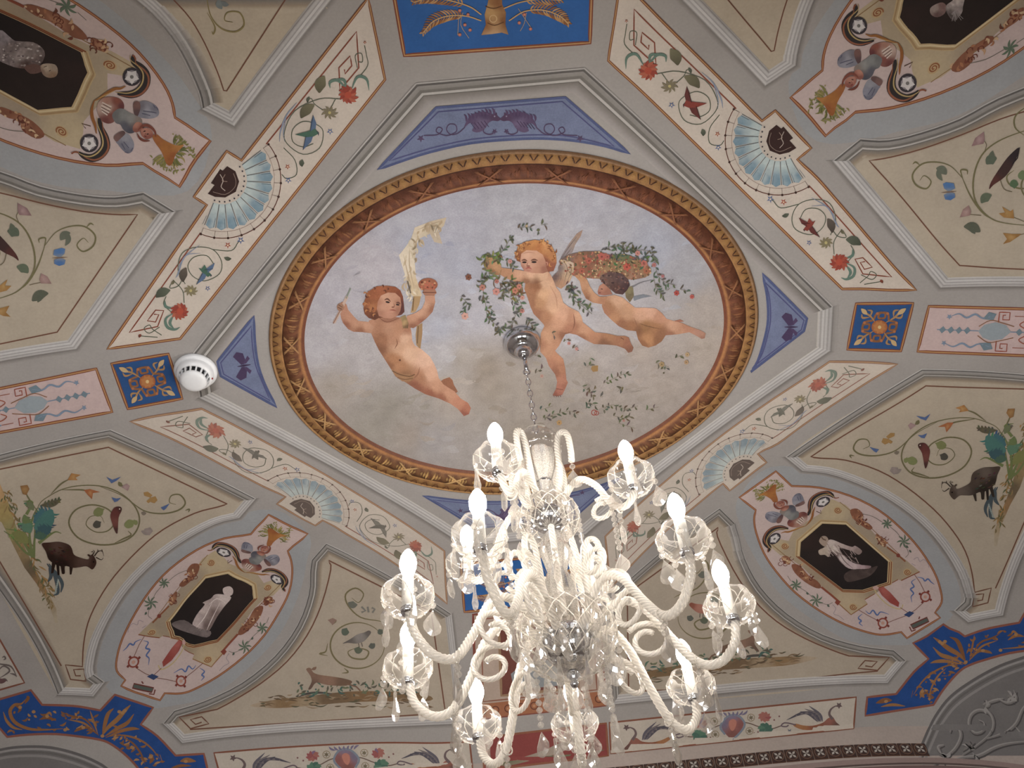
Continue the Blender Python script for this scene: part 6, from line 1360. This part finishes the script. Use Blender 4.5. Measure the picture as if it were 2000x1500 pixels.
mesh_obj('finial', *lathe([(0, 0), (.012, -.002), (.014, -.01), (.008, -.018), (.006, -.022), (.009, -.028), (.006, -.036), (0, -.038)], 24, axis(-1.100)), M_CHR, lamp, smooth=True)
# shared meshes, each with its own origin at the hook it hangs from
def shared(name, V, Fc, mat, smooth=False):
    me = bpy.data.meshes.new(name); me.from_pydata([tuple(v) for v in V], [], [tuple(f) for f in Fc])
    if smooth: me.polygons.foreach_set('use_smooth', [True]*len(me.polygons))
    me.materials.append(mat); me.update(); return me
def bead(z, r): return lathe([(0, z+r*.95), (r*.7, z+r*.6), (r, z), (r*.7, z-r*.6), (0, z-r*.95)], 8)
def kite(z, w_, h_, t):
    # scalloped pear-shaped flat drop with facetted rim
    out = []
    prof = [(0.0, 0), (-.12, .18), (-.35, .62), (-.55, .92), (-.70, 1.0), (-.82, .84), (-.92, .55), (-1.0, 0.12)]
    pts = [(x*w_/2*(1 if i % 2 else .95), z+y*h_) for i, (y, x) in enumerate(prof)]; ring = pts+[(-x, y) for x, y in pts[::-1]]
    n = len(ring); m_ = np.mean(ring, 0); V = []; Fc = []
    for x, y in ring: V.append((x, 0, y))
    for s in (-1, 1):
        b = len(V)
        for x, y in ring: V.append((m_[0]+(x-m_[0])*.62, s*t, m_[1]+(y-m_[1])*.66))
        for i in range(n): j = (i+1) % n; Fc.append((i, j, b+j, b+i) if s > 0 else (j, i, b+i, b+j))
        Fc.append(tuple(range(b, b+n)) if s > 0 else tuple(range(b+n-1, b-1, -1)))
    return V, Fc
def spear(z, r, h_): return lathe([(0, z), (r*.45, z-h_*.06), (r*.4, z-h_*.25), (r*.7, z-h_*.5), (r, z-h_*.72), (r*.7, z-h_*.92), (0, z-h_)], 6)
def wire(z0, z1): return tube([(0, 0, z0), (0, 0, (z0+z1)/2), (0, 0, z1)], .0006, 4)
MK = shared('pendant', *merge(wire(0, -.008), bead(-.012, .0068), wire(-.018, -.022), bead(-.0275, .0075), wire(-.034, -.038), kite(-.037, .037, .056, .0055)), M_DROP)
MK2 = shared('pendant', *merge(wire(0, -.010), bead(-.015, .0072), wire(-.021, -.026), kite(-.025, .040, .060, .0058)), M_DROP)
MS = shared('spear_drop', *merge(wire(0, -.008), bead(-.012, .006), wire(-.017, -.02), spear(-.019, .0085, .075)), M_DROP)
MSTR = shared('bead_strand', *merge(*[bead(-.010-.0165*i, .0068) for i in range(8)], *[wire(-.0165*i, -.0165*(i+1)) for i in range(8)], kite(-.140, .036, .055, .0055)), M_DROP)
MRING = shared('hook_ring', *torus((0, 0, -.012), .0135, .0018, (1, 0, 0), (0, 0, 1), 20, 6), M_CUT, True)
MBOB = shared('drip_bowl', *flute([(.011, -.030, 0), (.026, -.031, .2), (.042, -.022, .7), (.0515, -.004, 1), (.052, .010, 1), (.046, .022, 1.2), (.037, .028, 1.4), (.034, .027, 1.4)], 48, 8, .045, (0, 0, 0)), M_THIN, True)
MLAT = shared('cut_lines', *lattice([(.027, -.0315), (.043, -.0225), (.0525, -.004), (.053, .010)], 8, np.zeros(3), .0009, .12), M_CUT)
MCUP = shared('chrome_cup', *lathe([(0, -.040), (.012, -.040), (.014, -.034), (.014, -.028), (.011, -.024), (0, -.024)], 24), M_CHR, True)
MCAN = shared('candle_sleeve', *lathe([(0, -.026), (.0118, -.026), (.0120, .02), (.0116, .052), (.0095, .055), (0, .055)], 20), M_CANDLE, True)
MBUL = shared('bulb', *lathe([(.0085, -.034), (.0115, -.028), (.0165, -.012), (.0175, .0), (.0155, .013), (.0105, .025), (.0055, .033), (.002, .037), (0, .038)], 14), M_BULB, True)
ROOT = np.array([AX, AY, ZC])
def put(name, me, pos, parent, rz=0.0, tilt=0.0):
    o = bpy.data.objects.new(name, me); COL.objects.link(o); o.parent = parent; o.location = np.asarray(pos)-ROOT; o.rotation_euler = (tilt, 0, rz); return o
def ray_at_z(px, z):
    d = rays([px])[0]; t = (z-CAMP[2])/d[2]; return CAMP+d*t
LOW = [(933, 982), (1320, 990), (1407, 1120), (1335, 1275), (1115, 1350), (930, 1350), (797, 1240), (797, 1100)]
UPP = [(967, 848), (1222, 882), (1147, 1080), (912, 1048)]
def build_arm(px, zb, prof, rprof, r_, lower):
    P = ray_at_z(px, ZC+zb); ax_ = axis(zb); dv = P[:2]-ax_[:2]; R = np.hypot(*dv); az = math.atan2(dv[1], dv[0]); ca, sa = math.cos(az), math.sin(az)
    def pt(r, z, s=0.0):
        a0 = axis(z); return np.array([a0[0]+r*ca-s*sa, a0[1]+r*sa+s*ca, ZC+z])
    rr = R/rprof
    pts = crom(np.array([pt(r*rr if r > .08 else r, z) for r, z in prof]), 9)
    tv = tube(dens(crom(pts, 2), .0026, False) if False else resample(pts, .0022), r_, 24, 6, 95); arm = mesh_obj('arm', tv[0], tv[1], M_ARM, lamp, tv[2], True)
    def scroll(cr, cz, r0, turns, a0, sgn, s=0.0, rad=.0055):
        q = []
        for i in range(40):
            k = i/39; a = a0+sgn*turns*2*math.pi*k; r1 = r0*(1-.62*k); q.append(pt(cr*rr+r1*math.cos(a), cz+r1*math.sin(a), s*(1-k*.5)))
        tv = tube(resample(np.array(q), .0025), rad, 18, 5, 120); mesh_obj('scroll', tv[0], tv[1], M_ARM, arm, tv[2], True)
    bz = zb-.088
    def put_at(name, me, dz): return put(name, me, (P[0], P[1], ZC+zb+dz), arm, az)
    put_at('drip_bowl', MBOB, -.088); put_at('cut_lines', MLAT, -.088); put_at('chrome_cup', MCUP, -.088); put_at('candle_sleeve', MCAN, -.088); put_at('bulb', MBUL, 0)
    kinds = [MK, MS, MK2, MK, MS]
    n = 5 if lower else 4
    for j in range(n):
        a = az+2*math.pi*(j+.3)/n+R_.uniform(-.25, .25); me = kinds[j % 5] if lower else [MK2, MS, MK, MS][j]
        put('pendant' if me is not MS else 'spear_drop', me, (P[0]+.049*math.cos(a), P[1]+.049*math.sin(a), ZC+bz-.006), arm, R_.uniform(0, 3.1), R_.uniform(-.12, .12))
    low = min(range(len(pts)), key=lambda i: pts[i][2])
    q = pts[low-6]; put('hook_ring', MRING, q+np.array([0, 0, .012-r_*.3]), arm, az+1.5); put('pendant', MK, q+np.array([0, 0, -.014]), arm, R_.uniform(0, 3))
    if lower:
        scroll(.165, -1.055, .048, 1.25, 2.4, -1, .012); scroll(.115, -.905, .042, 1.1, -1.5, 1, -.012, .005)
        q = pts[int(len(pts)*.56)]; put('spear_drop', MS, q+np.array([0, 0, -.006]), arm, 0)
    else:
        scroll(.135, -.725, .036, 1.2, 1.9, -1, .010, .005); q = pts[int(len(pts)*.5)]; put('bead_strand', MSTR, q+np.array([0, 0, -.006]), arm, R_.uniform(0, 3))
    return az
LP = [(.045, -1.03), (.085, -.975), (.13, -.950), (.175, -.985), (.215, -1.07), (.255, -1.135), (.298, -1.142), (.335, -1.105), (.347, -1.06), (.348, -1.03)]
UP_ = [(.030, -.69), (.055, -.635), (.095, -.612), (.135, -.655), (.165, -.73), (.192, -.758), (.218, -.748), (.229, -.718), (.23, -.70)]
azl = [build_arm(p_, -.930, LP, .348, .0088, True) for p_ in LOW]
azu = [build_arm(p_, -.605, UP_, .23, .0074, False) for p_ in UPP]
# canes: hooked glass rods standing between the arms
def cane(az, prof, r_):
    ca, sa = math.cos(az), math.sin(az); q = []
    for r, z in prof: a0 = axis(z); q.append([a0[0]+r*ca, a0[1]+r*sa, ZC+z])
    tv = tube(resample(crom(np.array(q), 7), .0025), r_, 18, 5, 120); o = mesh_obj('glass_cane', tv[0], tv[1], M_ARM, lamp, tv[2], True)
    q = q[-1]; put('pendant', MK2, (q[0], q[1], q[2]-.004), o, R_.uniform(0, 3))
for j in range(4):
    a = azu[j]+1.45; cane(a, [(.034, -.665), (.044, -.60), (.050, -.52), (.053, -.465), (.062, -.437), (.076, -.436), (.086, -.458), (.087, -.51), (.084, -.545)], .0072)
for j in range(8):
    a = azl[j]+.38; cane(a, [(.05, -1.0), (.06, -.94), (.066, -.86), (.072, -.81), (.086, -.79), (.101, -.80), (.107, -.83), (.104, -.865)], .0064)
for j in range(10):
    a = 2*math.pi*j/10+.2; b0 = axis(-1.03); put('pendant', MK if j % 2 else MK2, (b0[0]+.093*math.cos(a), b0[1]+.093*math.sin(a), ZC-1.045), lamp, R_.uniform(0, 3))
for j in range(5):
    a = 2*math.pi*j/5+.1; b0 = axis(-.68); put('bead_strand', MSTR, (b0[0]+.068*math.cos(a), b0[1]+.068*math.sin(a), ZC-.675), lamp, R_.uniform(0, 3))
for j in range(6):
    a = 2*math.pi*j/6; b0 = axis(-1.07); put('spear_drop', MS, (b0[0]+.055*math.cos(a), b0[1]+.055*math.sin(a), ZC-1.075), lamp, R_.uniform(0, 3))
for j in range(7):
    a = 2*math.pi*j/7+.35; b0 = axis(-1.08)
    if math.sin(a) < -.55: continue
    put('bead_strand', MSTR, (b0[0]+.074*math.cos(a), b0[1]+.074*math.sin(a), ZC-1.085), lamp, R_.uniform(0, 3))
for j in range(7):
    a = 2*math.pi*j/7; b0 = axis(-1.06); put('pendant', MK, (b0[0]+.10*math.cos(a), b0[1]+.10*math.sin(a), ZC-1.03), lamp, R_.uniform(0, 3))
